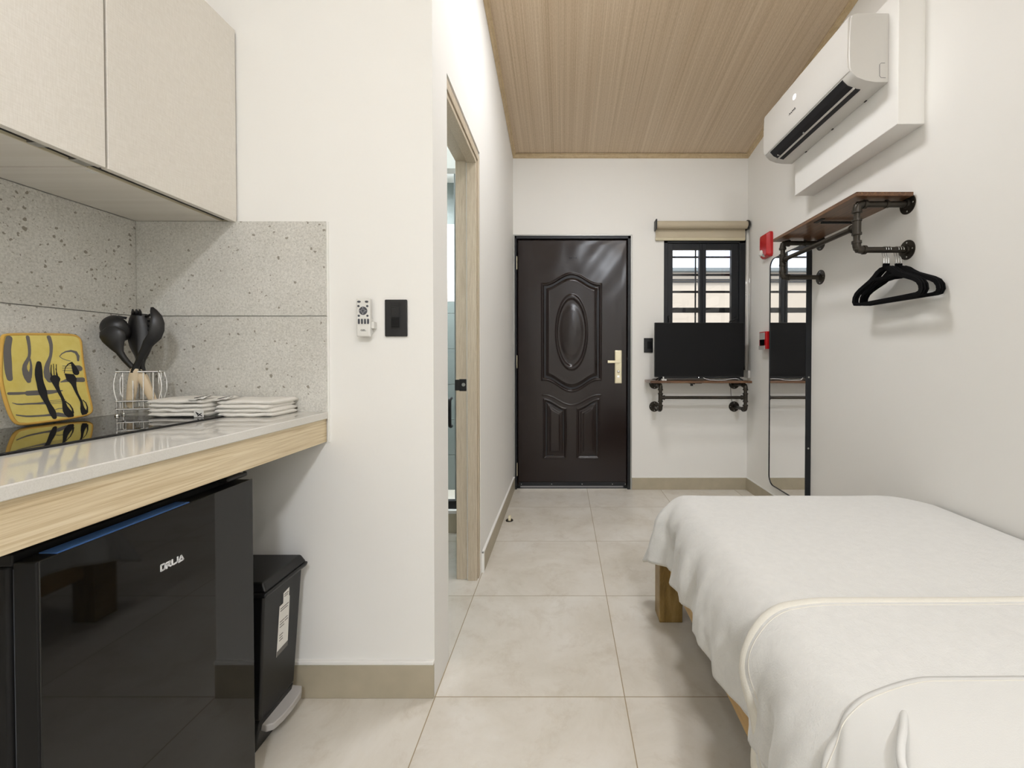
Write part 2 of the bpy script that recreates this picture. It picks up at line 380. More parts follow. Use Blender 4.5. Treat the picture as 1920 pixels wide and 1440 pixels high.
# back wall with door and window openings
DX0, DX1, DZ = -.419, .577, 2.163
WX0, WX1, WZ0, WZ1 = .853, 1.545, 1.02, 2.125
wall('wall_back', [((-2.2, YB, 0), (DX0, YB+.16, 3.0)), ((DX0, YB, DZ), (DX1, YB+.16, 3.0)), ((DX1, YB, 0), (WX0, YB+.16, 3.0)),
                   ((WX0, YB, 0), (WX1, YB+.16, WZ0)), ((WX0, YB, WZ1), (WX1, YB+.16, 3.0)), ((WX1, YB, 0), (XR+.2, YB+.16, 3.0))])
wall('wall_right', [((XR, YN, 0), (XR+.15, YB, H))])
wall('wall_front', [((-2.2, YN-.15, 0), (XR+.15, YN, H))])
wall('wall_kitchen', [((XK-.12, YN, 0), (XK, YE, H))])
wall('wall_partition', [((-2.0, YE, 0), (XL, YE+.115, 3.6))])
OY0, OY1, OZ = 1.572, 2.185, 2.163         # bathroom doorway
wall('wall_left', [((XL-.12, YE+.115, 0), (XL, OY0, 3.6)), ((XL-.12, OY0, OZ), (XL, OY1, 3.6)), ((XL-.12, OY1, 0), (XL, YB, 3.3))])
wall('wall_bathroom_side', [((-2.0, YE+.115, 0), (-1.88, YB, 3.3))], M['tile_bath'])
wall('ceiling_bathroom', [((-1.88, YE+.115, 2.6), (XL-.12, YB, 2.66))], M['white_plastic'])
# tile skin of the shower end wall, in courses, with the high frosted window
mb = MB(); z = 0.0
while z < 1.55:
    mb.box((-1.88, YB-.012, z+.0015), (XL-.121, YB, min(z+.3, 1.60)-.0015)); z += .3
mb.box((-1.88, YB-.012, 2.25), (XL-.121, YB, 2.6)); mb.box((-1.88, YB-.012, 1.6), (-1.2, YB, 2.25))
struct('wall_bathroom_tiles', mb, M['tile_bath'])
w2 = setting('window_2', (-.87, YB-.01, 1.6))
obj('window_frame', MB().box((-1.2, YB-.014, 1.6), (XL-.121, YB-.002, 1.62)).box((-1.2, YB-.014, 2.23), (XL-.121, YB-.002, 2.25)).box((-1.2, YB-.014, 1.6), (-1.18, YB-.002, 2.25)), M['white_plastic'], w2)
obj('window_pane', MB().box((-1.18, YB-.008, 1.62), (XL-.121, YB-.003, 2.23)), M['frosted'], w2)
struct('trim_1', MB().box((-1.88, 2.72, 0), (XL-.121, 2.80, .125)), M['tile_base'])                    # shower kerb
struct('trim_2', MB().box((-1.88, 2.712, .125), (XL-.121, 2.808, .148)), M['white_plastic'], bevel=.003)
# bulkhead on the right wall
mb = MB().add([(x, y, z) for x in (1.448, XR+.02) for y, z in ((1.862, 2.135), (2.684, 2.135), (2.684, 2.72), (1.862, 2.72))],
              [(0,1,2,3),(4,7,6,5),(0,4,5,1),(1,5,6,2),(2,6,7,3),(3,7,4,0)])
struct('wall_bulkhead', mb, M['plaster'], bevel=.003)

# skirting
def skirt(name, a, b, ledge):
    struct(name, MB().box(a, b), M['tile_base'], bevel=.0015)
    struct('trim_'+str(ledge[0]), MB().box(*ledge[1]), M['plaster'], bevel=.002)
skirt('baseboard_back', (DX1+.008, YB-.009, 0), (XR, YB+.01, .1), (3, ((DX1+.008, YB-.007, .1), (XR, YB+.01, .108))))
skirt('baseboard_right', (XR-.009, 1.95, 0), (XR+.01, YB-.009, .1), (4, ((XR-.007, 1.95, .1), (XR+.01, YB-.009, .108))))
skirt('baseboard_left', (XL-.01, 2.222, 0), (XL+.012, YB-.001, .1), (5, ((XL-.01, 2.215, .1), (XL+.012, YB-.001, .109))))
skirt('baseboard_kitchen', (XK, YE-.010, 0), (XL-.001, YE+.01, .112), (6, ((XK, YE-.012, .112), (XL-.0005, YE+.01, .124))))
struct('trim_7', MB().box((XL-.01, 2.215, 0), (XL+.013, 2.222, .109)), M['plaster'])

# crown moulding following the sloping ceiling
def crown(name, p0, p1, inward):
    p0, p1 = Vector(p0), Vector(p1); iw = Vector(inward); mb = MB()
    prof = [(0, 0), (.026, 0), (.026, -.006), (.016, -.010), (.013, -.020), (.004, -.026), (0, -.03)]
    mb.rings([[p+iw*a+Vector((0, 0, b)) for a, b in prof] for p in (p0, p1)])
    struct(name, mb, M['crown'])
crown('trim_8', (XL, YB-.001, ceil_z(YB)), (XR, YB-.001, ceil_z(YB)), (0, -1, 0))
crown('trim_9', (XL+.001, YB, ceil_z(YB)), (XL+.001, YE, ceil_z(YE)), (1, 0, 0))
crown('trim_10', (XR-.001, YN, ceil_z(YN)), (XR-.001, YB, ceil_z(YB)), (-1, 0, 0))

# bathroom doorway lining (stepped frame)
d2 = setting('door_2', (XL-.06, OY1, 0))
mb = MB()
mb.box((XL-.115, OY1-.038, 0), (XL-.058, OY1, OZ-.02)); mb.box((XL-.055, OY1-.052, 0), (XL-.008, OY1, OZ-.02))
mb.box((XL-.008, OY1-.030, 0), (XL-.002, OY1, OZ-.02))
obj('far_jamb', mb, M['jamb'], d2, bevel=.002)
mb = MB().box((XL-.115, OY0, 0), (XL-.058, OY0+.003, OZ-.02)); obj('near_jamb', mb, M['jamb'], d2)
mb = MB().box((XL-.115, OY0+.003, OZ-.058), (XL-.058, OY1-.038, OZ-.012)).box((XL-.055, OY0+.003, OZ-.072), (XL-.008, OY1-.052, OZ-.012)).box((XL-.008, OY0+.003, OZ-.050), (XL-.002, OY1-.03, OZ-.012))
obj('head_jamb', mb, M['jamb'], d2, bevel=.002)
obj('seal_strip', MB().box((XL-.0585, OY1-.048, 0), (XL-.0545, OY1-.04, OZ-.07)), M['white_plastic'], d2)
sp = obj('strike_plate', MB().box((XL-.098, OY1-.041, .955), (XL-.062, OY1-.037, 1.015)).box((XL-.12, OY1-.041, .958), (XL-.098, OY1-.036, 1.012)), M['black_plastic'], d2, bevel=.002)
obj('latch_hole', MB().cyl((XL-.076, OY1-.0425, .987), (XL-.076, OY1-.040, .987), .009, 16), M['steel'], sp)

# shower screen and things inside the bathroom
sh = thing('shower_screen', 'green tinted shower glass panel with white top rail in the bathroom', 'shower screen', (-1.2, 2.76, .148))
obj('glass_panel', MB().box((-1.88, 2.757, .165), (-.86, 2.763, 2.30)), M['glass_green'], sh)
obj('top_rail', MB().box((-1.88, 2.745, 2.30), (XL-.122, 2.775, 2.335)), M['white_plastic'], sh, bevel=.002)
obj('bottom_rail', MB().box((-1.88, 2.742, .148), (XL-.122, 2.778, .20)), M['black_plastic'], sh, bevel=.002)
obj('frame_post', MB().box((-.70, 2.742, .20), (-.672, 2.778, 2.30)), M['bath_plaster'], sh, bevel=.002)
obj('door_handle', MB().tube(fillet([(-.725, 2.765, .86), (-.725, 2.72, .86), (-.725, 2.72, .68), (-.725, 2.765, .68)], .02), .010, 10), M['black_plastic'], sh, smooth=True)

# ================================================================= entrance door
d1 = setting('door_1', (.08, YB, 0))
FZ = .0
mb = MB()
mb.box((DX0+.006, YB-.004, 0), (DX0+.022, YB+.10, DZ-.006)); mb.box((DX1-.030, YB-.004, 0), (DX1-.006, YB+.10, DZ-.006)); mb.box((DX0+.006, YB-.004, DZ-.030), (DX1-.006, YB+.10, DZ-.006))
mb.box((DX0+.02, YB+.05, 0), (DX0+.045, YB+.10, DZ-.02)); mb.box((DX1-.055, YB+.05, 0), (DX1-.028, YB+.10, DZ-.02)); mb.box((DX0+.02, YB+.05, DZ-.055), (DX1-.03, YB+.10, DZ-.02))
obj('door_frame', mb, M['frame_metal'], d1, bevel=.002)
mb = MB().box((DX0-.006, YB-.006, 0), (DX0+.006, YB+.02, DZ+.004)).box((DX1-.006, YB-.006, 0), (DX1+.006, YB+.02, DZ+.004)).box((DX0+.006, YB-.006, DZ-.006), (DX1-.006, YB+.02, DZ+.004))
obj('frame_edge', mb, M['alu'], d1, bevel=.001)
obj('threshold', MB().box((DX0+.022, YB+.03, 0), (DX1-.03, YB+.09, .006)), M['frame_metal'], d1)

def ss(a, b, x):
    t = max(0, min(1, (x-a)/(b-a))); return t*t*(3-2*t)
def arch(x, c, w):
    t = min(1, abs(x-c)/w*1.12); return .5+.5*cos(pi*t)
def mould(d):
    return .0065*ss(0, .008, d)*(1-ss(.012, .022, d)) - .007*ss(.014, .026, d)*(1-ss(.036, .05, d)) + .004*ss(.048, .058, d)*(1-ss(.062, .074, d))
def relief(x, z):
    h = 0
    c, w = .07, .2575
    d = min(x-(c-w), c+w-x, (1.761+.091*arch(x, c, w)-z)*.9, (z-(.928-.1*arch(x, c, w)))*.9)
    if d > 0:
        h += mould(d)
        h += .005*ss(.055, .075, d)
        e = math.hypot((x-c)/.128, (z-1.341)/.302); q = (1-e)*.13
        h += .007*ss(-.012, -.004, q)*(1-ss(.002, .012, q)) - .003*ss(.004, .014, q)*(1-ss(.02, .05, q)) + .009*ss(.02, .12, q)
    for s in (-1, 1):
        xa, xb = (-.172, .026) if s < 0 else (.114, .312)
        u = (x-xa)/(xb-xa); u = u if s < 0 else 1-u
        zt = .775-.08*(.5-.5*cos(pi*max(0, min(1, u))))
        d = min(x-xa, xb-x, (zt-z)*.9, z-.258)
        if d > 0:
            h += .005*ss(0, .006, d)*(1-ss(.008, .016, d)) - .006*ss(.01, .02, d)*(1-ss(.03, .042, d)) + .006*ss(.05, .066, d)
    # shallow ripple of the pressed band between the panels
    zb = .80-.085*arch(x, c, w)
    if abs(x-c) < w: h += .0025*(1-ss(0, .007, abs(z-zb-.004)))*ss(0, .02, w-abs(x-c))
    return h
LX0, LX1, LZ0, LZ1 = -.392, .545, .028, 2.132
def leaf(u, v):
    x = LX0+(LX1-LX0)*u; z = LZ0+(LZ1-LZ0)*v
    h = relief(x, z)
    wv = .0014*noise.noise(Vector((x*3.2, z*2.2, 3.1)))+.0011*sin(z*20-x*26)*ss(.0, .3, x)*ss(1.5, 1.75, z)+.0012*noise.noise(Vector((x*7, z*5, 1.5)))*ss(1.3, 1.8, z)+.0004*noise.noise(Vector((x*9, z*6, 8)))
    e = min(x-LX0, LX1-x, z-LZ0, LZ1-z)
    return Vector((x, YB+.018-h-wv*ss(0, .05, e)+.004*(1-ss(0, .006, e)), z))
mb = MB().grid(230, 510, leaf)
dl = obj('door_leaf', mb, M['door'], d1, smooth=True)
obj('leaf_core', MB().box((LX0+.001, YB+.024, LZ0+.001), (LX1-.001, YB+.05, LZ1-.001)), M['frame_metal'], d1)
sw = obj('door_sweep', MB().box((LX0+.01, YB+.008, LZ0), (LX1-.01, YB+.0155, LZ0+.030)), M['frame_metal'], d1, bevel=.001)
for x in (-.36, -.1, .16, .42, .53): obj('screw', MB().lathe((x, YB+.008, LZ0+.015), [(0, -.0), (.004, 0), (.003, .002), (0, .0022)], (0, -1, 0), 10), M['steel'], sw)
for z in (.17, 1.09, 1.93):
    obj('hinge', MB().cyl((LX0-.006, YB+.006, z-.055), (LX0-.006, YB+.006, z+.055), .006, 12), M['gold'], d1)
hp = obj('handle_plate', MB().box((.437, YB-.002, .905), (.499, YB+.014, 1.188)), M['gold'], d1, bevel=.006, seg=3)
obj('raised_border', MB().box((.446, YB-.004, .918), (.490, YB-.0021, 1.175)), M['gold'], hp, bevel=.0015)
lv = MB().cyl((.468, YB-.006, 1.09), (.468, YB-.042, 1.09), .010, 16); lv.box((.372, YB-.052, 1.079), (.478, YB-.040, 1.101))
obj('lever', lv, M['gold'], hp, bevel=.003)
obj('lock_knob', MB().lathe((.468, YB-.004, 1.008), [(0, 0), (.013, 0), (.013, .006), (.008, .016), (0, .017)], (0, -1, 0), 20), M['chrome'], hp, smooth='auto')
kc = obj('lock_cylinder', MB().lathe((.468, YB-.004, .963), [(0, 0), (.011, 0), (.011, .004), (0, .0045)], (0, -1, 0), 20), M['chrome'], hp, smooth='auto')
obj('latch_bolt', MB().box((.546, YB+.006, 1.105), (.551, YB+.014, 1.125)), M['steel'], d1)
pc = MB()
for k in range(4): pc.lathe((.055+k*.018, YB+.0175, 1.975), [(0, 0), (.005-.0006*k, 0), (.004, .002), (0, .0025)], (0, -1, 0), 10)
obj('number_studs', pc, M['frame_metal'], d1)

# ================================================================= window
w1 = setting('window_1', (1.2, YB, WZ0))
y0, y1 = YB-.002, YB+.06
mb = MB().box((WX0, y0, WZ0), (WX0+.034, y1, WZ1)).box((WX1-.052, y0, WZ0), (WX1, y1, WZ1)).box((WX0, y0, WZ1-.03), (WX1, y1, WZ1)).box((WX0, y0, WZ0), (WX1, y1, WZ0+.04))
obj('window_frame', mb, M['frame_metal'], w1, bevel=.002)
def sash(xa, xb, ga, gb):
    y0, y1 = YB+.008, YB+.05
    mb = MB().box((xa, y0, WZ0+.04), (ga, y1, WZ1-.03)).box((gb, y0, WZ0+.04), (xb, y1, WZ1-.03)).box((ga, y0, 2.045), (gb, y1, WZ1-.03)).box((ga, y0, WZ0+.04), (gb, y1, WZ0+.11))
    s_ = obj('sash', mb, M['frame_metal'], w1, bevel=.002)
    obj('window_pane', MB().box((ga, YB+.026, WZ0+.11), (gb, YB+.030, 2.045)), M['glass'], s_)
    return s_
s1 = sash(WX0+.034, 1.180, .930, 1.158); s2 = sash(1.182, WX1-.052, 1.214, 1.430)
hd = MB().lathe((.892, YB+.008, 1.475), [(0, 0), (.013, 0), (.013, .008), (0, .009)], (0, -1, 0), 16); hd.tube(fillet([(.892, YB+.0, 1.475), (.892, YB-.022, 1.475), (.905, YB-.024, 1.38)], .01), .007, 10)
obj('handle', hd, M['black_plastic'], s1, smooth='auto')
hd = MB().lathe((1.468, YB+.008, 1.462), [(0, 0), (.013, 0), (.013, .008), (0, .009)], (0, -1, 0), 16); hd.tube(fillet([(1.468, YB+.0, 1.462), (1.468, YB-.020, 1.458), (1.40, YB-.026, 1.425)], .01), .006, 10)
obj('handle', hd, M['frame_metal'], s2, smooth='auto')
# security grille outside the glass
g = obj('security_grille', MB().box((1.149, 3.735, 1.0), (1.160, 3.746, 2.12)).box((.86, 3.735, 1.0), (.872, 3.746, 2.12)).box((1.528, 3.735, 1.0), (1.54, 3.746, 2.12)), M['frame_metal'], w1)
for z, t in ((2.003, .014), (1.848, .018), (1.700, .018), (1.540, .044), (1.38, .018), (1.22, .018)):
    obj('grille_bar', MB().box((.86, 3.734, z-t/2), (1.54, 3.748, z+t/2)), M['frame_metal'], g)
struct('window_sill', MB().box((WX0, YB+.0, WZ0-.02), (WX1, YB+.16, WZ0-.001)), M['plaster'])

# roller blind
bl = thing('roller_blind', 'beige roller blind rolled up above the window beside the corner', 'blind', (1.16, 3.59, 2.12))
BX0, BX1 = .772, 1.545
mb = MB().cyl((BX0+.008, 3.588, 2.236), (BX1-.006, 3.588, 2.236), .032, 32); obj('fabric_roll', mb, M['blind'], bl, smooth='auto')
obj('fabric_drop', MB().box((BX0+.006, 3.612, 2.138), (BX1-.012, 3.615, 2.24)), M['blind'], bl)
obj('bottom_bar', MB().box((BX0+.004, 3.606, 2.112), (BX1-.012, 3.621, 2.138)), M['cream_trim'], bl, bevel=.004)
obj('bracket', MB().box((BX0-.004, 3.55, 2.195), (BX0+.006, YB, 2.275)), M['black_plastic'], bl, bevel=.002)
obj('bracket', MB().lathe((BX1-.008, 3.588, 2.236), [(0, 0), (.040, 0), (.040, .012), (.036, .016), (0, .016)], (1, 0, 0), 28).box((BX1-.006, 3.588, 2.20), (BX1+.004, YB, 2.272)), M['black_plastic'], bl, smooth='auto')
mb = MB().tube([(BX1+.0, 3.552, 2.236), (BX1+.001, 3.553, 1.00)], .0025, 6); mb.tube([(BX1+.0, 3.622, 2.236), (BX1+.001, 3.615, 1.00)], .0025, 6)
obj('bead_chain', mb, M['chrome'], bl, smooth=True)
obj('chain_tensioner', MB().box((BX1-.008, 3.548, .955), (BX1+.012, 3.63, 1.018)), M['white_plastic'], bl, bevel=.003)

# ================================================================= outside
hs = thing('neighbouring_house', 'beige stucco house with a grey roof seen through the window', 'house', (1.5, 7.6, -.1))
obj('wall', MB().box((-3, 7.5, -.1), (8, 10.5, 2.62)), M['stucco'], hs)
obj('roof', MB().box((-3.2, 7.38, 2.62), (8.2, 10.7, 2.685)), M['roof_grey'], hs, bevel=.01)
obj('wall_conduit', MB().box((-3, 7.46, 2.485), (8, 7.5, 2.50)).box((-3, 7.46, 2.445), (8, 7.5, 2.465)), M['frame_metal'], hs)
struct('floor_outside', MB().box((-4, YB+.165, -.12), (9, 12, -.02)), M['concrete'])

# ================================================================= kitchen: counter, cooktop, cabinets, backsplash
CT = .945
def tiles(name, x0, x1, y0, y1):
    mb = MB()
    for za, zb in ((CT, 1.2558), (1.2582, 1.564)): mb.box((x0, y0, za), (x1, y1, zb))
    return struct(name, mb, M['terrazzo'], bevel=.0008)
tiles('wall_backsplash_end', XK+.012, -.770, YE-.010, YE)
mb = MB()
for ya, yb in ((-2.0, -.6012), (-.5988, .1988), (.2012, YE-.0)):
    for za, zb in ((CT, 1.2558), (1.2582, 1.564)): mb.box((XK, ya, za), (XK+.011, yb, zb))
struct('wall_backsplash_side', mb, M['terrazzo'], bevel=.0008)
struct('trim_12', MB().box((-.770, YE-.007, CT-.10), (-.7655, YE, 1.564)), M['plaster'])

ct = thing('kitchen_counter', 'white quartz kitchen counter with a pale oak front board', 'counter', (-1.08, .4, .845))
obj('countertop', MB().box((XK+.011, -1.6, .923), (-.7685, YE-.0005, CT)), M['quartz'], ct, bevel=.002)
obj('front_board', MB().box((-.795, -1.6, .846), (-.776, YE-.002, .9235)), M['oak'], ct, bevel=.001)
obj('under_board', MB().box((XK+.02, -1.6, .90), (-.80, YE-.002, .9225)), M['cream_trim'], ct)
ck = thing('induction_cooktop', 'black glass cooktop set flush in the white counter', 'cooktop', (-1.17, 1.0, CT))
obj('glass_top', MB().box((-1.348, .69, CT+.0005), (-1.006, 1.268, CT+.005)), M['black_gloss'], ck, bevel=.002)
obj('metal_rim', MB().box((-1.350, .688, CT), (-1.004, 1.270, CT+.0022)), M['black_plastic'], ck)

# wall cabinets: one carcass row of two units, linen laminate
CX, CZ0, CZ1 = -1.062, 1.566, 2.178
def cabinet(y0, y1, label, open_=0):
    c = thing('wall_cabinet', label, 'cabinet', ((XK+CX)/2, (y0+y1)/2, CZ0), 'upper kitchen cabinets')
    mb = MB().box((XK+.012, y0+.0005, CZ0-.001), (CX-.050, y1-.0005, CZ0+.020)).box((XK+.012, y0+.0005, CZ1-.018), (CX-.022, y1-.0005, CZ1)).box((XK+.012, y0+.0005, CZ0+.02), (CX-.022, y0+.0165, CZ1-.018)).box((XK+.012, y1-.0165, CZ0+.02), (CX-.022, y1-.0005, CZ1-.018)).box((XK+.012, y0+.016, CZ0+.02), (XK+.02, y1-.016, CZ1-.018))
    obj('carcass', mb, M['linen'], c, bevel=.0006)
    obj('edge_strip', MB().box((CX-.050, y0+.001, CZ0-.0015), (CX-.046, y1-.001, CZ0+.020)), M['cream_trim'], c)
    obj('recess_profile', MB().box((CX-.046, y0+.001, CZ0+.004), (CX-.018, y1-.001, CZ0+.020)), M['ink'], c)
    obj('door', MB().box((CX-.018, y0+.002, CZ0-.004), (CX, y1-.002, CZ1+.002)), [M['linen']], c, bevel=.001)
    return c
c1 = cabinet(1.000, YE-.004, 'beige linen-look wall cabinet next to the end wall')
obj('filler', MB().box((XK+.012, YE-.0045, CZ0), (CX-.03, YE-.001, CZ1)), M['cream_trim'], c1)
obj('bumper', MB().box((-1.128, 1.012, CZ0-.0035), (-1.114, 1.028, CZ0-.0005)), M['white_plastic'], c1)
c2 = cabinet(.600, .998, 'beige linen-look wall cabinet at the left edge of the picture')
obj('hinge', MB().box((CX-.045, .960, CZ0-.002), (CX-.019, .992, CZ0+.010)), M['steel'], c2, bevel=.001)
obj('hinge', MB().box((CX-.045, .885, CZ0-.002), (CX-.019, .905, CZ0+.010)), M['steel'], c2, bevel=.001)
cabinet(.200, .598, 'beige linen-look wall cabinet beside the camera')

# ================================================================= fridge
FX, FY0, FY1, FZ1 = -.787, .636, 1.0775, .818
fr = thing('mini_fridge', 'black mini fridge with a glossy door under the counter', 'fridge', (-1.04, .857, 0))
obj('cabinet_body', MB().box((-1.31, FY0+.004, .03), (FX-.052, FY1-.004, FZ1-.012)), M['fridge_side'], fr, bevel=.006)
obj('top_plate', MB().box((-1.315, FY0+.0, FZ1-.012), (FX-.04, FY1-.0, FZ1+.008)), M['fridge_side'], fr, bevel=.003)
fd = obj('door', MB().box((FX-.040, FY0, .045), (FX-.003, FY1, FZ1-.004)), M['fridge_side'], fr, bevel=.003)
obj('glass_front', MB().box((FX-.003, FY0+.001, .046), (FX, FY1-.001, FZ1-.003)), M['black_gloss'], fd, bevel=.001)
obj('protective_film', MB().box((FX-.034, .664, FZ1-.0040), (FX-.005, .90, FZ1-.0022)), M['blue_film'], fd)
obj('door_seal', MB().box((FX-.052, FY0+.01, .06), (FX-.040, FY1-.01, FZ1-.02)), M['dark_grey'], fr)
hg = obj('hinge_cover', MB().box((FX-.06, FY1-.07, FZ1+.006), (FX-.008, FY1-.006, FZ1+.018)), M['black_plastic'], fr, bevel=.004)
obj('hinge_screw', MB().lathe((FX-.014, FY1-.02, FZ1+.018), [(0, 0), (.004, 0), (.003, .002), (0, .002)], (0, 0, 1), 12), M['steel'], hg)
for x in (-1.28, FX-.09):
    for y in (FY0+.05, FY1-.05): obj('foot', MB().lathe((x, y, 0), [(0, 0), (.02, 0), (.018, .03), (0, .03)], (0, 0, 1), 16), M['black_plastic'], fr)
LOGO = [[[0.829, 0.715], [0.829, 0.704], [0.834, 0.704], [0.837, 0.705], [0.838, 0.713], [0.835, 0.715], [0.829, 0.715]], [[0.84, 0.714], [0.848, 0.714], [0.849, 0.71], [0.841, 0.709], [0.841, 0.703]], [[0.844, 0.708], [0.85, 0.704]], [[0.853, 0.715], [0.853, 0.704]], [[0.865, 0.715], [0.865, 0.707], [0.863, 0.705], [0.856, 0.704]], [[0.869, 0.706], [0.873, 0.714], [0.878, 0.704], [0.867, 0.703]]]
mb = MB()
for l in LOGO:
    for a, b in zip(l[:-1], l[1:]):
        a, b = Vector(a), Vector(b); t = (b-a).normalized()*.0006
        stroke_mb(mb, [(*(a-t), .0032), (*(b+t), .0032)], lambda x, y, t: Vector((FX+.0001+t, x, y)), .0006)
obj('brand_lettering', mb, M['white_paint'], fd, label='white slanted letters DRIJA')

# ================================================================= pedal bin
bn = thing('pedal_bin', 'black pedal bin with a white sticker between fridge and wall', 'bin', (-.99, 1.265, 0))
mb = MB().frustum((-1.12, -.872, 1.188, 1.325, .0), (-1.13, -.850, 1.183, 1.335, .10)); mb.frustum((-1.13, -.850, 1.183, 1.335, .10), (-1.155, -.832, 1.176, 1.352, .462))
obj('body', mb, M['black_plastic'], bn, bevel=.006)
mb = MB().frustum((-1.17, -.822, 1.168, 1.362, .455), (-1.172, -.818, 1.166, 1.364, .470)); mb.frustum((-1.168, -.822, 1.170, 1.360, .470), (-1.16, -.835, 1.178, 1.352, .496))
obj('lid', mb, M['black_plastic'], bn, bevel=.006)
def pedal(x, y, t): return Vector((x, y, .058+t))
mb = MB(); mb.prism([(-.885, 1.20), (-.842, 1.195), (-.826, 1.205), (-.819, 1.235), (-.817, 1.275), (-.820, 1.32), (-.832, 1.345), (-.885, 1.345)], .020, lambda x, y, t: Vector((x, y, .064+t+(x+.885)*-.10)))
obj('pedal', mb, M['grey_plastic'], bn, bevel=.003)
stx = lambda z: -.850+(z-.10)*.018/.362+.0006
def stf(y, z, t): return Vector((stx(z)+t, y, z))
st = obj('sticker', MB().prism([(1.241, .242), (1.291, .245), (1.2915, .398), (1.288, .398), (1.2885, .425), (1.262, .420), (1.262, .390), (1.246, .389)], .0005, stf), M['paper'], bn, label='white paper sticker')
mb = MB()
for k, (ya, yb, z) in enumerate([(1.266, 1.284, .414), (1.266, 1.282, .408), (1.25, 1.287, .379), (1.25, 1.283, .372), (1.25, 1.27, .340), (1.25, 1.268, .332), (1.25, 1.27, .324), (1.272, 1.285, .34), (1.272, 1.287, .332), (1.25, 1.266, .30), (1.25, 1.264, .292), (1.25, 1.266, .284)]):
    obj('print_line', MB().box((stx(z)+.0005, ya, z-.0012), (stx(z)+.0010, yb, z+.0012)), M['grey_ink'], st)
mb.prism([(1.2415, .2425), (1.2905, .2455), (1.2908, .26), (1.2418, .257)], .0009, stf)
obj('print_band', mb, M['grey_ink'], st)

# ================================================================= things on the counter
# potholder leaning on the side wall
OUT = [(1.0531, 0.2129), (1.0592, 0.2196), (1.0929, 0.2231), (1.1976, 0.2281), (1.2175, 0.2235), (1.2227, 0.2085), (1.2189, 0.1725), (1.2171, 0.1172), (1.2176, 0.0619), (1.2229, 0.0169), (1.2188, 0.0036), (1.1973, -0.0017), (1.1296, -0.0047), (1.0696, -0.0051), (1.0544, -0.0014), (1.0457, 0.0155), (1.0389, 0.0472), (1.0365, 0.0923), (1.0375, 0.1252)]
PG = [[(1.0648, 0.2109, 0.0133), (1.0574, 0.1843, 0.0146), (1.0545, 0.1531, 0.0159), (1.052, 0.1245, 0.0146), (1.0524, 0.1102, 0.012)], [(1.1027, 0.2161, 0.008), (1.1035, 0.1923, 0.0069), (1.1003, 0.1648, 0.0058), (1.0912, 0.15, 0.009), (1.0843, 0.1354, 0.0096), (1.0873, 0.1205, 0.0159), (1.0911, 0.1104, 0.0186), (1.0907, 0.103, 0.0106)], [(1.1004, 0.1598, 0.0037), (1.1014, 0.1423, 0.0048), (1.0981, 0.125, 0.0064), (1.0935, 0.1128, 0.0106)], [(1.1477, 0.2179, 0.0096), (1.1506, 0.1985, 0.008), (1.1458, 0.1672, 0.0058), (1.136, 0.1466, 0.0101), (1.1304, 0.1262, 0.0117), (1.1322, 0.1107, 0.0186), (1.1359, 0.1028, 0.0133)], [(1.1642, 0.1658, 0.0016), (1.169, 0.1737, 0.0021), (1.179, 0.1799, 0.0042), (1.1932, 0.1832, 0.0048), (1.2064, 0.1801, 0.009), (1.2095, 0.167, 0.009), (1.2059, 0.1547, 0.0053)], [(1.1642, 0.1658, 0.0016), (1.1683, 0.1591, 0.0016), (1.1871, 0.153, 0.0016)], [(1.1667, 0.1398, 0.0013), (1.2076, 0.1401, 0.0013)], [(1.1655, 0.1341, 0.0013), (1.2061, 0.1328, 0.0013)], [(1.1653, 0.1274, 0.0013), (1.2045, 0.1252, 0.0013)], [(1.1944, 0.1323, 0.0149), (1.2059, 0.1319, 0.0159)], [(1.158, 0.0962, 0.0027), (1.1722, 0.1011, 0.0106), (1.2092, 0.0997, 0.0133)], [(1.0455, 0.0738, 0.0069), (1.0653, 0.0726, 0.0069), (1.0818, 0.0728, 0.0058)], [(1.084, 0.0719, 0.0122), (1.1034, 0.0716, 0.0127), (1.1277, 0.0712, 0.0117), (1.1446, 0.0715, 0.008), (1.1589, 0.0729, 0.0021)], [(1.0485, 0.0508, 0.0013), (1.0565, 0.0451, 0.0037), (1.079, 0.0454, 0.0037), (1.11, 0.0433, 0.0048), (1.1225, 0.0444, 0.009)], [(1.1231, 0.0479, 0.0011), (1.1618, 0.0489, 0.0011)], [(1.1244, 0.0439, 0.0011), (1.1636, 0.0445, 0.0011)], [(1.1237, 0.0401, 0.0011), (1.1645, 0.0402, 0.0011)], [(1.0538, 0.0202, 0.0027), (1.0731, 0.0138, 0.0042), (1.1201, 0.0108, 0.0048), (1.1329, 0.0123, 0.0096), (1.1492, 0.0079, 0.0122), (1.1613, 0.0022, 0.0053)], [(1.135, 0.0228, 0.0016), (1.1444, 0.0273, 0.0021), (1.1527, 0.0252, 0.0021)]]
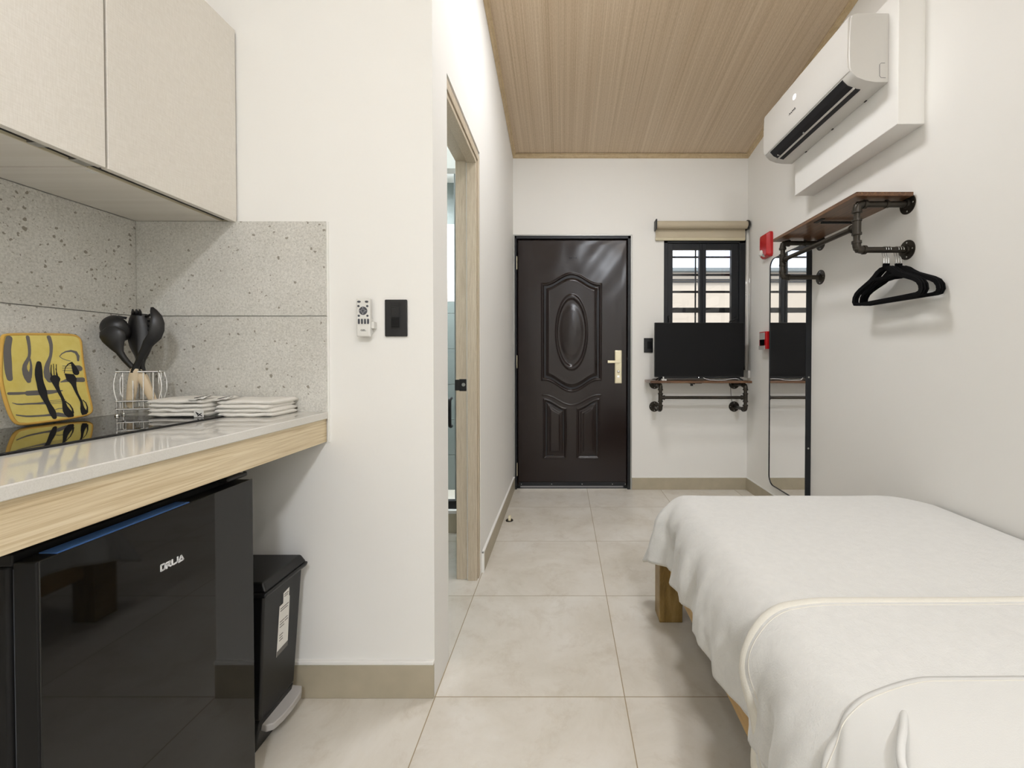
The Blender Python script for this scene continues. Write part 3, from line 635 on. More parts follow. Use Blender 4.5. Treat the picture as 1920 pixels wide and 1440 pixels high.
PK = [[(1.1176, 0.1483, 0.0106), (1.1152, 0.1319, 0.0165), (1.113, 0.1168, 0.0175), (1.1141, 0.0965, 0.0149), (1.1163, 0.076, 0.0202), (1.1189, 0.058, 0.0133), (1.1252, 0.0369, 0.0096), (1.1299, 0.0183, 0.0175), (1.1313, 0.004, 0.0106)], [(1.1434, 0.1438, 0.0016), (1.1393, 0.1207, 0.0027), (1.1421, 0.1024, 0.0042)], [(1.1481, 0.1463, 0.0013), (1.1454, 0.1061, 0.0021)], [(1.1542, 0.1449, 0.0013), (1.1496, 0.1059, 0.0021)], [(1.1513, 0.1332, 0.0013), (1.1538, 0.1056, 0.0021)], [(1.1468, 0.1047, 0.0223), (1.1463, 0.0969, 0.0159), (1.1471, 0.0865, 0.009), (1.1519, 0.0652, 0.0069), (1.1585, 0.0435, 0.0058), (1.1565, 0.0279, 0.0106), (1.162, 0.0114, 0.0212), (1.1673, 0.004, 0.0159)], [(1.1607, 0.0432, 0.0021), (1.17, 0.0342, 0.0027), (1.1744, 0.0203, 0.0037), (1.1741, 0.0097, 0.0042)], [(1.1681, 0.1194, 0.0016), (1.1719, 0.1352, 0.0016), (1.1791, 0.1465, 0.0021), (1.1897, 0.1487, 0.0042)], [(1.1895, 0.1476, 0.0053), (1.1937, 0.1345, 0.0138), (1.1955, 0.1209, 0.0159)], [(1.1709, 0.1166, 0.0053), (1.1826, 0.108, 0.0345), (1.1835, 0.1012, 0.0212), (1.185, 0.0917, 0.0122), (1.1869, 0.0727, 0.0069), (1.1916, 0.0507, 0.0053), (1.1979, 0.0378, 0.0058), (1.1952, 0.0204, 0.008), (1.2006, 0.0088, 0.0186), (1.2007, 0.0033, 0.0133)], [(1.1994, 0.0431, 0.0021), (1.2085, 0.0352, 0.0021), (1.2111, 0.0211, 0.0032), (1.2076, 0.0078, 0.0053)]]
A0 = Vector((-1.341, -.008, CT+.0105)); E2 = Vector((-.031, 0, .21)).normalized(); N0 = Vector((E2.z, 0, -E2.x))
OUT = [(y, s) for y, s in OUT]
smin = min(s for y, s in OUT)
def pf(y, s, t):
    k = s-smin
    wob = .004*sin(y*38)*min(1, k/.05)*max(0, 1-k/.26) 
    return A0+Vector((0, y, 0))+E2*(k)+N0*(t+wob)
ph = thing('potholder', 'yellow square potholder printed with cutlery leaning on the backsplash', 'potholder', (-1.343, 1.14, CT+.005))
def smooth_poly(P, it=2):
    for _ in range(it):
        P = [q for i in range(len(P)) for q in ((P[i][0]*.75+P[(i+1) % len(P)][0]*.25, P[i][1]*.75+P[(i+1) % len(P)][1]*.25), (P[i][0]*.25+P[(i+1) % len(P)][0]*.75, P[i][1]*.25+P[(i+1) % len(P)][1]*.75))]
    return P
SO = smooth_poly(OUT)
def cut_grid(poly, t, step=.006):
    """fill of an outline in strips so that it can follow the wavy cloth"""
    mb = MB(); ss_ = sorted(set(p[1] for p in poly)); lo, hi = ss_[0], ss_[-1]; n = int((hi-lo)/step); prev = None
    for i in range(n+1):
        s = lo+1e-5+(hi-lo-2e-5)*i/n; xs = []
        for (x0, y0), (x1, y1) in zip(poly, poly[1:]+poly[:1]):
            if (y0-s)*(y1-s) < 0: xs.append(x0+(x1-x0)*(s-y0)/(y1-y0))
        if len(xs) < 2: continue
        a, b = min(xs), max(xs); row = [(a+(b-a)*k/16, s) for k in range(17)]
        if prev:
            for k in range(16): mb.add([pf(*prev[k], t), pf(*prev[k+1], t), pf(*row[k+1], t), pf(*row[k], t)], [(0,1,2,3)])
        prev = row
    return mb
mb = cut_grid(SO, 0); mb2 = cut_grid(SO, -.006); mb.v += mb2.v; n0 = len(mb.v)-len(mb2.v); mb.f += [tuple(i+n0 for i in reversed(f)) for f in mb2.f]; mb.m += mb2.m
def dense(pts, st=.008):
    out = []
    for a, b in zip(pts[:-1], pts[1:]):
        L = math.hypot(b[0]-a[0], b[1]-a[1]); n = max(1, int(L/st))
        for k in range(n): out.append(tuple(a[i]+(b[i]-a[i])*k/n for i in range(3)))
    return out+[tuple(pts[-1])]
def printing(mb, strokes, mi, t):
    mb.mi = mi
    for sidx, s in enumerate(strokes):
        s = dense([tuple(p) for p in s])
        # smooth the polyline
        q = [s[0]]+[tuple((s[i-1][j]+2*s[i][j]+s[i+1][j])/4 for j in range(3)) for i in range(1, len(s)-1)]+[s[-1]]
        P = [Vector((p[0], p[1])) for p in q]; L = []; R = []
        for i, p in enumerate(P):
            tt = P[min(i+1, len(P)-1)]-P[max(i-1, 0)]; tt.normalize(); nn = Vector((-tt.y, tt.x))*q[i][2]/2; L.append(p+nn); R.append(p-nn)
        for i in range(len(P)-1):
            mb.add([pf(*L[i], t), pf(*R[i], t), pf(*R[i+1], t), pf(*L[i+1], t)], [(0,1,2,3)])
        for i in (0, len(P)-1):
            r = q[i][2]/2
            if r > .0012: mb.add([pf(P[i].x+r*cos(2*pi*k/10), P[i].y+r*sin(2*pi*k/10), t) for k in range(10)], [tuple(range(10))])
clip = lambda st: [s for s in st if all(1.02 < p[0] < 1.26 for p in s)]
printing(mb, PG, 1, .0005); printing(mb, PK, 2, .0009); mb.mi = 0
obj('cloth', mb, [M['yellow'], M['grey_ink'], M['ink']], ph, smooth=True)
obj('edge_binding', MB().tube([pf(y, s, -.002) for y, s in SO], .0036, 8, closed=True), M['piping_yellow'], ph, smooth=True, label='orange-yellow edge binding')

# cutlery rack (chrome wire) in the corner
rk = thing('utensil_rack', 'chrome wire utensil rack in the counter corner', 'rack', (-1.264, 1.295, CT))
fl, frt = Vector((-1.309, 1.250, 0)), Vector((-1.221, 1.286, 0)); ux = (frt-fl).normalized(); un_ = Vector((-ux.y, ux.x, 0))
bk = .034
def rp3(a, dpt, z): return fl+(frt-fl)*a+un_*dpt+Vector((0, 0, z))
Z0, Z1, Z2, Z3 = CT+.014, CT+.024, CT+.048, CT+.135
for dpt in (0, bk):
    mb = MB()
    for z in (Z1, Z2): mb.tube([rp3(-.02, dpt, z), rp3(1.02, dpt, z)], .0030, 10)
    obj('top_rod', MB().tube([rp3(-.02, dpt, Z3), rp3(1.02, dpt, Z3)], .0032, 10), M['chrome'], rk, smooth='auto')
    for a in (0, 1): mb.tube([rp3(a, dpt, Z2), rp3(a, dpt, CT+.004)], .0018, 8)
    obj('rod_panel', mb, M['chrome'], rk, smooth='auto')
    for a in (.14, .38, .63, .87): obj('upright_wire', MB().tube([rp3(a, dpt, Z1), rp3(a, dpt, Z3)], .0015, 8), M['chrome'], rk, smooth='auto')
    for s_, a in ((-1, 0), (1, 1)):
        obj('curved_wire', MB().tube([rp3(a, dpt, Z2+(Z3-Z2)*k/12)+ux*s_*.007*sin(pi*k/12) for k in range(13)], .0018, 8), M['chrome'], rk, smooth='auto')
for a in (0, 1):
    mb = MB()
    for z in (Z1, Z2, Z3): mb.tube([rp3(a, 0, z), rp3(a, bk, z)], .0018, 8)
    mb.tube([rp3(a, bk/2, Z1), rp3(a, bk/2, Z3)], .001, 6)
    obj('side_wire', mb, M['chrome'], rk, smooth='auto')
mb = MB()
for a in (.2, .4, .6, .8): mb.tube([rp3(a, 0, Z1), rp3(a, bk, Z1)], .0014, 8)
mb.tube([rp3(0, bk/2, Z1), rp3(1, bk/2, Z1)], .0014, 8)
obj('floor_wires', mb, M['chrome'], rk, smooth='auto')
for a in (0, 1):
    for dpt in (0, bk):
        c = rp3(a, dpt, CT); obj('ball_foot', MB().lathe(c, [(0, 0)]+[(.0065*sin(pi*k/10), .0065-.0065*cos(pi*k/10)) for k in range(1, 10)]+[(0, .013)], (0, 0, 1), 16), M['chrome'], rk, smooth=True)
for z in (Z2, Z3): obj('ball_end', MB().lathe(rp3(1.03, 0, z)-Vector((0, 0, .004)), [(0, 0)]+[(.0042*sin(pi*k/8), .0042-.0042*cos(pi*k/8)) for k in range(1, 8)]+[(0, .0084)], (0, 0, 1), 12), M['chrome'], rk, smooth=True)

def flatsweep(pts, ws, th, nrm):
    """strip of elliptical section: widths ws, thickness th, facing nrm"""
    mb = MB(); pts = [Vector(p) for p in pts]; nrm = Vector(nrm).normalized(); rings = []
    for i, p in enumerate(pts):
        t = (pts[min(i+1, len(pts)-1)]-pts[max(i-1, 0)]).normalized(); b = t.cross(nrm).normalized()
        w = ws[i]/2; h = (th[i] if isinstance(th, (list, tuple)) else th)/2
        rings.append([p+b*w*cos(2*pi*k/14)+nrm*h*sin(2*pi*k/14) for k in range(14)])
    return mb.rings(rings)
def wood_handle(root, a, b, nrm, w=.022):
    a, b = Vector(a), Vector(b); n = 12
    pts = [a+(b-a)*k/n for k in range(n+1)]
    ws = [w*(.62+.38*sin(pi*min(1, (k/n)*.75+.2))) for k in range(n+1)]; ws[0] *= .8; ws[-1] *= .6
    obj('handle', flatsweep(pts, ws, [x*.62 for x in ws], nrm), M['handle_wood'], root, smooth='auto', label='pale wooden handle')
FN = Vector((.35, -1, 0)).normalized()
def curve3(a, b, c, n=12): 
    a, b, c = Vector(a), Vector(b), Vector(c); return [(a*(1-k/n)+b*(k/n))*(1-k/n)+(b*(1-k/n)+c*(k/n))*(k/n) for k in range(n+1)]
# ladle
ut = thing('soup_ladle', 'black ladle with a pale wooden handle, leftmost in the chrome rack', 'ladle', (-1.23, 1.285, .965), 'cooking utensils in the rack')
hc = Vector((-1.332, 1.268, 1.207))
mb = MB(); Rl = .040
axis = Vector((.1, .93, .30)).normalized()      # the bowl opens up and to the back
rimu = axis.orthogonal().normalized(); rimw = axis.cross(rimu)
rings = []
for k in range(0, 10):
    th = pi/2*(k/9); r = Rl*cos(th) if k < 9 else .0004; h = -Rl*.95*sin(th)
    rings.append([hc+axis*(h+.010)+rimu*r*cos(2*pi*j/32)+rimw*r*sin(2*pi*j/32) for j in range(32)])
inner = [[hc+axis*.010+(p-(hc+axis*.010))*.93 for p in rg] for rg in reversed(rings)]
mb.rings(rings[::-1]+[rings[0]] if False else list(reversed(rings))+[[hc+axis*.010+(p-(hc+axis*.010))*.93 for p in rg] for rg in rings], cap=True)
obj('bowl', mb, M['nylon'], ut, smooth=True)
pts = curve3((-1.311, 1.237, 1.212), (-1.304, 1.240, 1.130), (-1.268, 1.274, 1.078))
obj('neck', flatsweep(pts, [.020, .054, .060, .054, .042, .030, .019, .017, .016, .015, .015, .016, .017], [.006, .016, .020, .020, .016]+[.012]*8, FN), M['nylon'], ut, smooth='auto')
wood_handle(ut, (-1.271, 1.275, 1.084), (-1.232, 1.290, .972), FN, .024)
# pasta server
ut = thing('pasta_server', 'black toothed pasta server with a pale wooden handle, middle of the chrome rack', 'pasta server', (-1.262, 1.29, .965), 'cooking utensils in the rack')
pts = [Vector((-1.287+.001*k, 1.290-.0006*k, 1.255-.0142*k)) for k in range(13)]
hw = [.038, .050, .056, .060, .061, .061, .059, .054, .044, .032, .022, .018, .016]
mb = MB(); rings = []
for i, p in enumerate(pts):
    rg = []
    for k in range(17):
        a = -1+2*k/16; dep = .013*(a*a)*min(1, hw[i]/.03)
        rg.append(p+Vector((1, .35, 0)).normalized()*a*hw[i]/2+FN*(-dep+.002))
    back = [q-FN*.0035 for q in reversed(rg)]
    rings.append(rg+back)
mb.rings(rings)
obj('head', mb, M['nylon'], ut, smooth='auto')
U = Vector((1, .35, 0)).normalized()
for k, (s_, zz) in enumerate([(1, 1.247), (1, 1.233), (1, 1.219), (1, 1.205), (1, 1.191), (1, 1.177), (-1, 1.24), (-1, 1.226), (-1, 1.212), (-1, 1.198)]):
    c = Vector((-1.284, 1.289, zz))+U*s_*(.026 if zz < 1.245 else .020)
    obj('tooth', MB().tube([c, c+U*s_*.009+FN*.004+Vector((0, 0, .002)), c+U*s_*.014+FN*.012+Vector((0, 0, .006))], [.0042, .0034, .0018], 8), M['nylon'], ut, smooth=True)
for a in (-.5, 0, .45):
    c = Vector((-1.286, 1.288, 1.252))+U*.017*a
    obj('tooth', MB().tube([c, c+Vector((0, 0, .008))+FN*.004+U*.002, c+Vector((0, 0, .014))+FN*.010+U*.004], [.0048, .0038, .002], 8), M['nylon'], ut, smooth=True)
obj('neck', flatsweep(curve3((-1.276, 1.285, 1.115), (-1.273, 1.288, 1.09), (-1.273, 1.291, 1.066)), [.018]*13, .012, FN), M['nylon'], ut, smooth='auto')
wood_handle(ut, (-1.273, 1.291, 1.074), (-1.252, 1.305, .972), FN, .022)
# spoon
ut = thing('serving_spoon', 'black serving spoon with a pale wooden handle, rightmost in the chrome rack', 'spoon', (-1.30, 1.275, .965), 'cooking utensils in the rack')
pts = [(-1.225, 1.272, 1.272), (-1.219, 1.271, 1.262), (-1.210, 1.270, 1.245), (-1.205, 1.268, 1.225), (-1.206, 1.267, 1.205), (-1.212, 1.266, 1.185), (-1.229, 1.265, 1.165), (-1.241, 1.265, 1.145), (-1.252, 1.265, 1.125), (-1.262, 1.265, 1.105), (-1.270, 1.265, 1.088), (-1.273, 1.265, 1.076)]
mb = flatsweep(pts, [.006, .016, .026, .032, .034, .032, .026, .019, .016, .015, .016, .017], [.003, .006, .009, .010, .010, .009, .008, .009, .010, .010, .010, .010], Vector((.75, -.65, .1)))
obj('head', mb, M['nylon'], ut, smooth='auto')
wood_handle(ut, (-1.271, 1.265, 1.090), (-1.300, 1.277, .972), FN, .025)

# folded towels
def towel(label, x0, x1, y0, y1, z0, seed, tagx):
    t = thing('folded_towel', label, 'towel', ((x0+x1)/2, (y0+y1)/2, z0), 'folded towels on the counter')
    nl = 4; th = .0125
    mb = MB()
    for k in range(nl):
        za = z0+k*th; sh = random.Random(seed*10+k); dx0, dx1 = sh.uniform(-.004, .005), sh.uniform(-.006, .003); dy = sh.uniform(-.003, .003)
        def f(u, v, za=za, dx0=dx0, dx1=dx1, dy=dy, k=k):
            # closed loop section in y-z swept along x (rounded fold)
            a = 2*pi*v; X = x0+dx0+(x1+dx1-x0-dx0)*u
            e = .35
            cy = math.copysign(abs(cos(a))**e, cos(a)); cz = math.copysign(abs(sin(a))**.9, sin(a))
            w = noise.noise(Vector((X*30, cy*3, k*7+seed)))*.0026
            endr = min(1, math.sqrt(max(.02, min(u, 1-u)*22)))
            return Vector((X, (y0+y1)/2+dy+cy*(y1-y0)/2+w, za+th/2+cz*th*.62*min(1, endr)+w*.7+.0018*noise.noise(Vector((X*22, k+seed*3.1, cy)))))
        rings = [[f(i/40, j/28) for j in range(28)] for i in range(41)]
        mb.rings(rings)
    obj('layers', mb, M['towel'], t, smooth=True)
    # care tag
    tx = tagx; zt = z0+nl*th
    tg = obj('care_tag', MB().grid(6, 4, lambda u, v: Vector((tx[0]+(tx[1]-tx[0])*u, y0-.004+.05*v, zt+.0015+.007*u*sin(pi*v*.6)+(.004 if u > .5 else 0)-.010*max(0, .2-v)))), M['white_plastic'], t, smooth=True, solid=.0006)
    mk = MB()
    for a, b in (((.25, .2), (.7, .65)), ((.25, .6), (.75, .3)), ((.4, .15), (.55, .8)), ((.2, .42), (.8, .5))):
        q = [Vector((tx[0]+(tx[1]-tx[0])*p[0], y0-.004+.05*p[1], zt+.0030+.007*p[0]*sin(pi*p[1]*.6)+.004*p[0])) for p in (a, b)]
        mk.tube(q, .0009, 6)
    obj('tag_print', mk, M['ink'], tg)
    return t
t1 = towel('folded white towel on the left, lying on the black cooktop', -1.196, -1.036, 1.222, 1.365, CT+.0055, 1, (-1.075, -1.03))
mk = MB()
for p, q in (((-1.05, .964), (-1.034, .954)), ((-1.047, .954), (-1.036, .963)), ((-1.052, .966), (-1.046, .957))):
    mk.tube([Vector((p[0], 1.2195, p[1])), Vector((q[0], 1.2195, q[1]))], .0012, 6)
obj('lower_tag', MB().box((-1.058, 1.2198, .951), (-1.030, 1.2203, .972)), M['white_plastic'], t1); obj('lower_tag_print', mk, M['ink'], t1)
towel('folded white towel on the right, lying on the white counter', -1.028, -.862, 1.256, 1.382, CT+.0005, 2, (-1.035, -.99))

# ================================================================= remote and switch on the end wall
rm = thing('remote_control', 'white wall remote with grey buttons beside the black switch', 'remote control', (-.641, YE-.012, 1.188))
obj('body', MB().box((-.664, YE-.030, 1.189), (-.620, YE-.012, 1.313)), M['white_plastic'], rm, bevel=.004, seg=3)
bf = YE-.0305
for dx, z, rx, rz in ((-.014, 1.301, .0055, .0032), (.0105, 1.301, .0055, .0032), (-.0155, 1.287, .0034, .0034), (.0125, 1.287, .0034, .0034), (-.0145, 1.256, .0034, .0034), (.013, 1.256, .0034, .0034)):
    obj('button', MB().prism([(-.6405+dx+rx*cos(2*pi*k/20), z+rz*sin(2*pi*k/20)) for k in range(20)], .002, lambda x, y, t: Vector((x, bf-t+.001, y))), M['dark_grey'], rm)
for k in range(4):
    x = -.655+k*.0098; obj('button', MB().prism([(x+.0030*cos(2*pi*j/20), 1.238+(.0055 if sin(2*pi*j/20) > 0 else -.0055)+.0030*sin(2*pi*j/20)) for j in range(20)], .002, lambda x, y, t: Vector((x, bf-t+.001, y))), M['dark_grey'], rm)
rg = obj('dial_button', MB().lathe((-.6415, bf+.001, 1.272), [(0, 0), (.0135, 0), (.0128, .0022), (0, .0024)], (0, -1, 0), 32), M['dark_grey'], rm)
mb = MB().tube([Vector((-.6415+.0055*cos(2*pi*k/24), bf-.0016, 1.272+.0055*sin(2*pi*k/24))) for k in range(24)], .0003, 5, closed=True)
for dx, dz in ((0, .0095), (0, -.0095), (.0095, 0), (-.0095, 0)): mb.prism([(-.6415+dx+.0016*cos(2*pi*k/3+math.atan2(dz, dx)), 1.272+dz+.0016*sin(2*pi*k/3+math.atan2(dz, dx))) for k in range(3)], .0006, lambda x, y, t: Vector((x, bf-.0012-t, y)))
obj('dial_marks', mb, M['white_paint'], rg)
obj('brand_lettering', text_mb('GEL.', .0085, lambda x, y, t: Vector((-.6405+x*1.15, bf+.0002-t, 1.2095+y))), M['ink'], rm, label='small black letters GEL')
obj('wall_holder', MB().box((-.668, YE-.020, 1.218), (-.664, YE, 1.234)).box((-.620, YE-.022, 1.216), (-.610, YE, 1.238)).box((-.662, YE-.0118, 1.20), (-.622, YE, 1.25)), M['white_plastic'], rm, bevel=.0015)
sw = thing('light_switch', 'black double switch plate on the end wall beside the remote', 'light switch', (-.5455, YE, 1.19))
obj('plate', MB().box((-.582, YE-.009, 1.191), (-.5095, YE, 1.311)), M['black_plastic'], sw, bevel=.003)
obj('insert', MB().box((-.561, YE-.0105, 1.217), (-.531, YE-.0088, 1.290)), M['black_plastic'], sw, bevel=.001)
obj('rocker', MB().box((-.559, YE-.0135, 1.221), (-.533, YE-.0100, 1.250)), M['fridge_side'], sw, bevel=.0012)
obj('rocker', MB().box((-.559, YE-.0125, 1.252), (-.533, YE-.0100, 1.285)), M['black_plastic'], sw, bevel=.0012)
so = thing('wall_socket', 'small black socket plate between the dark door and the television', 'wall socket', (.722, YB, 1.168))
obj('plate', MB().box((.684, YB-.008, 1.168), (.760, YB, 1.291)), M['black_plastic'], so, bevel=.002)
obj('insert', MB().box((.712, YB-.0105, 1.20), (.752, YB-.0078, 1.262)), M['screen'], so, bevel=.001)
ds = thing('door_stop', 'small bronze half-moon door stop on the floor near the left skirting', 'door stop', (-.372, 2.93, 0))
mb = MB().lathe((-.372, 2.93, 0), [(0, 0), (.026, 0), (.024, .006), (0, .007)], (0, 0, 1), 24)
obj('base', mb, M['pipe'], ds, smooth='auto')
obj('bumper', MB().prism([(.020*cos(pi*k/10), .004+.034*sin(pi*k/10)) for k in range(11)], .018, lambda x, y, t: Vector((-.379+t, 2.93+x, y))), M['gold'], ds, bevel=.002)

# ================================================================= television on its pipe shelf
def flange(root, c, ax, m=None, r=.044):
    c = Vector(c); ax = Vector(ax)
    mb = MB().lathe(c, [(0, 0), (r, 0), (r, .004), (.020, .0055), (.019, .016), (0, .016)], ax, 32)
    f = obj('flange', mb, m or M['pipe'], root, smooth='auto')
    u = ax.orthogonal().normalized(); w = ax.cross(u)
    for k in range(4):
        a = pi/4+k*pi/2; obj('screw', MB().lathe(c+(u*cos(a)+w*sin(a))*r*.72+ax*.004, [(0, 0), (.0045, 0), (.003, .002), (0, .0022)], ax, 10), M['steel'], f)
    return f
def elbow(root, c, d1, d2, r=.0172):
    c, d1, d2 = Vector(c), Vector(d1), Vector(d2)
    mb = MB().tube(fillet([c+d1*.034, c, c+d2*.034], .026, 8), r, 20)
    for d in (d1, d2): mb.tube([c+d*.028, c+d*.040], r*1.18, 20)
    obj('elbow', mb, M['pipe'], root, smooth='auto')
def tee(root, c, ax, br, r=.0172):
    c, ax, br = Vector(c), Vector(ax), Vector(br)
    mb = MB().tube([c-ax*.030, c+ax*.030], r, 20).tube([c, c+br*.032], r*.95, 20)
    for s_ in (-1, 1): mb.tube([c+ax*s_*.026, c+ax*s_*.036], r*1.18, 20)
    mb.tube([c+br*.026, c+br*.034], r*1.1, 20)
    obj('tee', mb, M['pipe'], root, smooth='auto')
PR = .0135
def pipe_shelf(root, wallp, out, along, L, zt, zl, depth, zbar):
    """wallp: wall point under the shelf's start; brackets at both ends"""
    wallp, out, along = Vector(wallp), Vector(out), Vector(along); up = Vector((0, 0, 1))
    for s_ in (0, 1):
        b = wallp+along*L*s_
        for z in (zt, zl): flange(root, b+up*(z-b.z), out)
        pt, pl_, pm = b+out*depth+up*(zt-b.z), b+out*depth+up*(zl-b.z), b+out*depth+up*(zbar-b.z)
        obj('bracket_pipe', MB().tube([b+up*(zt-b.z)+out*.01, pt], PR, 18).tube([pt, pl_], PR, 18).tube([b+up*(zl-b.z)+out*.01, pl_], PR, 18), M['pipe'], root, smooth='auto')
        elbow(root, pt, -out, -up); elbow(root, pl_, -out, up)
        tee(root, pm, up, along*(1 if s_ == 0 else -1))
        c = b+up*(zt-b.z)+out*(depth*.42)
        obj('pipe_clip', MB().tube([c-out*.006, c+out*.006], PR*1.22, 18).box(c-out*.005-along*.004+up*PR, c+out*.005+along*.004+up*(PR+.007)), M['pipe'], root, smooth='auto')
    obj('rail', MB().tube([wallp+out*depth+up*(zbar-wallp.z)+along*.02, wallp+out*depth+up*(zbar-wallp.z)+along*(L-.02)], PR*.92, 18), M['pipe'], root, smooth='auto')
ts = thing('pipe_shelf', 'low pipe shelf with brown board on the back wall carrying the television', 'shelf', (1.1, YB, .70))
pipe_shelf(ts, (.775, YB, .7), (0, -1, 0), (1, 0, 0), .678, .903, .709, .228, .806)
obj('board', MB().box((.690, YB-.250, .922), (1.497, YB-.012, .940)), M['walnut_x'], ts, bevel=.0015)
obj('middle_brace', MB().box((1.035, YB-.17, .895), (1.052, YB-.15, .922)).box((1.00, YB-.24, .9185), (1.10, YB-.225, .922)).box((1.037, YB-.23, .912), (1.050, YB-.02, .922)), M['black_plastic'], ts)
tv = thing('television', 'flat black television standing on the pipe shelf in front of the window', 'television', (1.1, 3.455, .94))
TX0, TX1, TZ0, TZ1 = .738, 1.459, .967, 1.408
obj('casing', MB().box((TX0, 3.446, TZ0), (TX1, 3.472, TZ1)).frustum((TX0+.1, TX1-.1, 3.472, 3.50, TZ0+.01), (TX0+.12, TX1-.12, 3.472, 3.49, TZ1-.14)), M['black_plastic'], tv, bevel=.003)
obj('screen', MB().box((TX0+.004, 3.4445, TZ0+.008), (TX1-.004, 3.447, TZ1-.004)), M['screen'], tv)
obj('lower_bezel', MB().box((TX0+.03, 3.447, TZ0-.010), (TX1-.03, 3.468, TZ0+.006)), M['frame_metal'], tv, bevel=.002)
for x, s_ in ((.80, -1), (1.40, 1)):
    mb = MB().tube([(x, 3.458, TZ0+.004), (x+s_*.035, 3.41, .9445)], .006, 10).tube([(x, 3.458, TZ0+.004), (x+s_*.035, 3.52, .9445)], .006, 10)
    obj('foot', mb, M['black_plastic'], tv, smooth='auto')
obj('indicator', MB().lathe((1.094, 3.4468, TZ0-.002), [(0, 0), (.0035, 0), (.003, .001), (0, .001)], (0, -1, 0), 10), M['led'], tv)
pts = [Vector((1.13, 3.45, .962)), Vector((1.17, 3.41, .945)), Vector((1.25, 3.40, .9435)), Vector((1.30, 3.41, .945)), Vector((1.34, 3.42, .955)), Vector((1.39, 3.43, .957)), Vector((1.42, 3.45, .948)), Vector((1.45, 3.50, .944))]
cb = obj('power_cable', MB().tube(fillet(pts, .012, 3), .0026, 8), M['cable'], None, smooth='auto'); tag(cb, 'white cable lying on the brown board under the television', 'cable')
pts = [Vector((1.418, 3.60, .915)), Vector((1.412, 3.60, .87)), Vector((1.416, 3.60, .80)), Vector((1.428, 3.60, .735)), Vector((1.44, 3.58, .727))]
cb = obj('hanging_cable', MB().tube(fillet(pts, .02, 4), .0022, 8), M['black_plastic'], None, smooth='auto'); tag(cb, 'thin black cable hanging below the television shelf at its right end', 'cable')
bx = thing('cable_adapter', 'small white adapter box at the left end of the television shelf', 'adapter', (.80, 3.42, .9405))
obj('body', MB().box((.785, 3.40, .9405), (.825, 3.425, .952)), M['white_plastic'], bx, bevel=.002); obj('prong_block', MB().box((.795, 3.405, .952), (.805, 3.42, .972)), M['white_plastic'], bx, bevel=.002)

# ================================================================= pipe shelf with hanging rail on the right wall
rs = thing('pipe_shelf', 'brown board clothes shelf on black pipes high on the right wall', 'shelf', (XR, 2.25, 1.60))
pipe_shelf(rs, (XR, 1.945, 1.6), (-1, 0, 0), (0, 1, 0), .655, 1.818, 1.612, .232, 1.715)
obj('board', MB().box((XR-.264, 1.900, 1.840), (XR-.012, 2.655, 1.858)), M['walnut'], rs, bevel=.0015)
obj('middle_brace', MB().tube([(XR-.02, 2.24, 1.829), (XR-.215, 2.24, 1.829)], .0065, 12).box((XR-.235, 2.205, 1.8365), (XR-.215, 2.275, 1.8405)), M['black_plastic'], rs, smooth='auto')

# clothes hangers
def hanger():
    h = thing('clothes_hanger', 'x', 'hanger', (0, 0, 0), 'black velvet hangers on the wall rail')
    # local: plane YZ, hook top at z=0 on the pipe
    W2, zb, zs = .212, -.235, -.105
    outer = [(0, -.088), (.018, -.090), (.042, -.100), (.062, -.118), (.085, -.134), (.16, -.162), (.188, -.176), (.206, -.198), (.212, -.220), (.206, -.236), (.185, -.240)]
    inner = [(.180, -.226), (.193, -.216), (.194, -.205), (.184, -.192), (.160, -.180), (.085, -.152), (.060, -.140)]
    neck_in = [(.045, -.127), (.030, -.116), (0, -.110)]
    out_r = outer; poly = []
    # outer silhouette then the big opening and the small arch opening as bridges: built as strips
    mb = MB(); T = .0028
    def strip(c, ws):
        P = [Vector((p[0], p[1])) for p in c]; L, R = [], []
        for i, p in enumerate(P):
            t = (P[min(i+1, len(P)-1)]-P[max(i-1, 0)]).normalized(); n = Vector((-t.y, t.x))*ws[i]/2; L.append(p+n); R.append(p-n)
        rings = [[Vector((-T, L[i].x, L[i].y)), Vector((T, L[i].x, L[i].y)), Vector((T, R[i].x, R[i].y)), Vector((-T, R[i].x, R[i].y))] for i in range(len(P))]
        mb.rings(rings)
    c = [(.0, -.094), (.022, -.096), (.045, -.108), (.064, -.124), (.09, -.139), (.13, -.155), (.165, -.170), (.188, -.184), (.201, -.202), (.204, -.220), (.197, -.233), (.18, -.2365), (.12, -.237), (0, -.237)]
    w = [.017, .019, .022, .024, .022, .019, .018, .018, .018, .018, .016, .013, .012, .012]
    for s_ in (-1, 1): strip([(x*s_, z) for x, z in c], w)
    strip([(-.07, -.136), (-.035, -.133), (0, -.136), (.035, -.133), (.07, -.136)], [.010, .010, .010, .010, .010])
    strip([(0, -.100), (0, -.072)], [.014, .010])
    obj('body', mb, M['black_matte'], h, bevel=.001)
    R = .0175
    pts = [Vector((0, -R*.9*cos(a), -R+R*sin(a)+.002)) for a in [radians(v) for v in range(150, -61, -15)]]
    pts = [Vector((0, .0155*cos(a), -.0155+.0035+.0155*sin(a)+.001)) for a in [radians(v) for v in range(190, -31, -12)]]+[Vector((0, .010, -.034)), Vector((0, .0, -.048)), Vector((0, 0, -.075))]
    obj('hook', MB().tube(pts, .0014, 8), M['steel'], h, smooth='auto')
    return h
H0 = hanger()
HL = ['black velvet hanger farthest from the wall on the rail, leftmost hook', 'black velvet hanger with the second hook from the left', 'black velvet hanger with the third hook from the left, last of the outer three',
      'black velvet hanger with the fourth hook from the left, first of the inner three', 'black velvet hanger with the fifth hook from the left', 'black velvet hanger nearest the wall flange, rightmost hook']
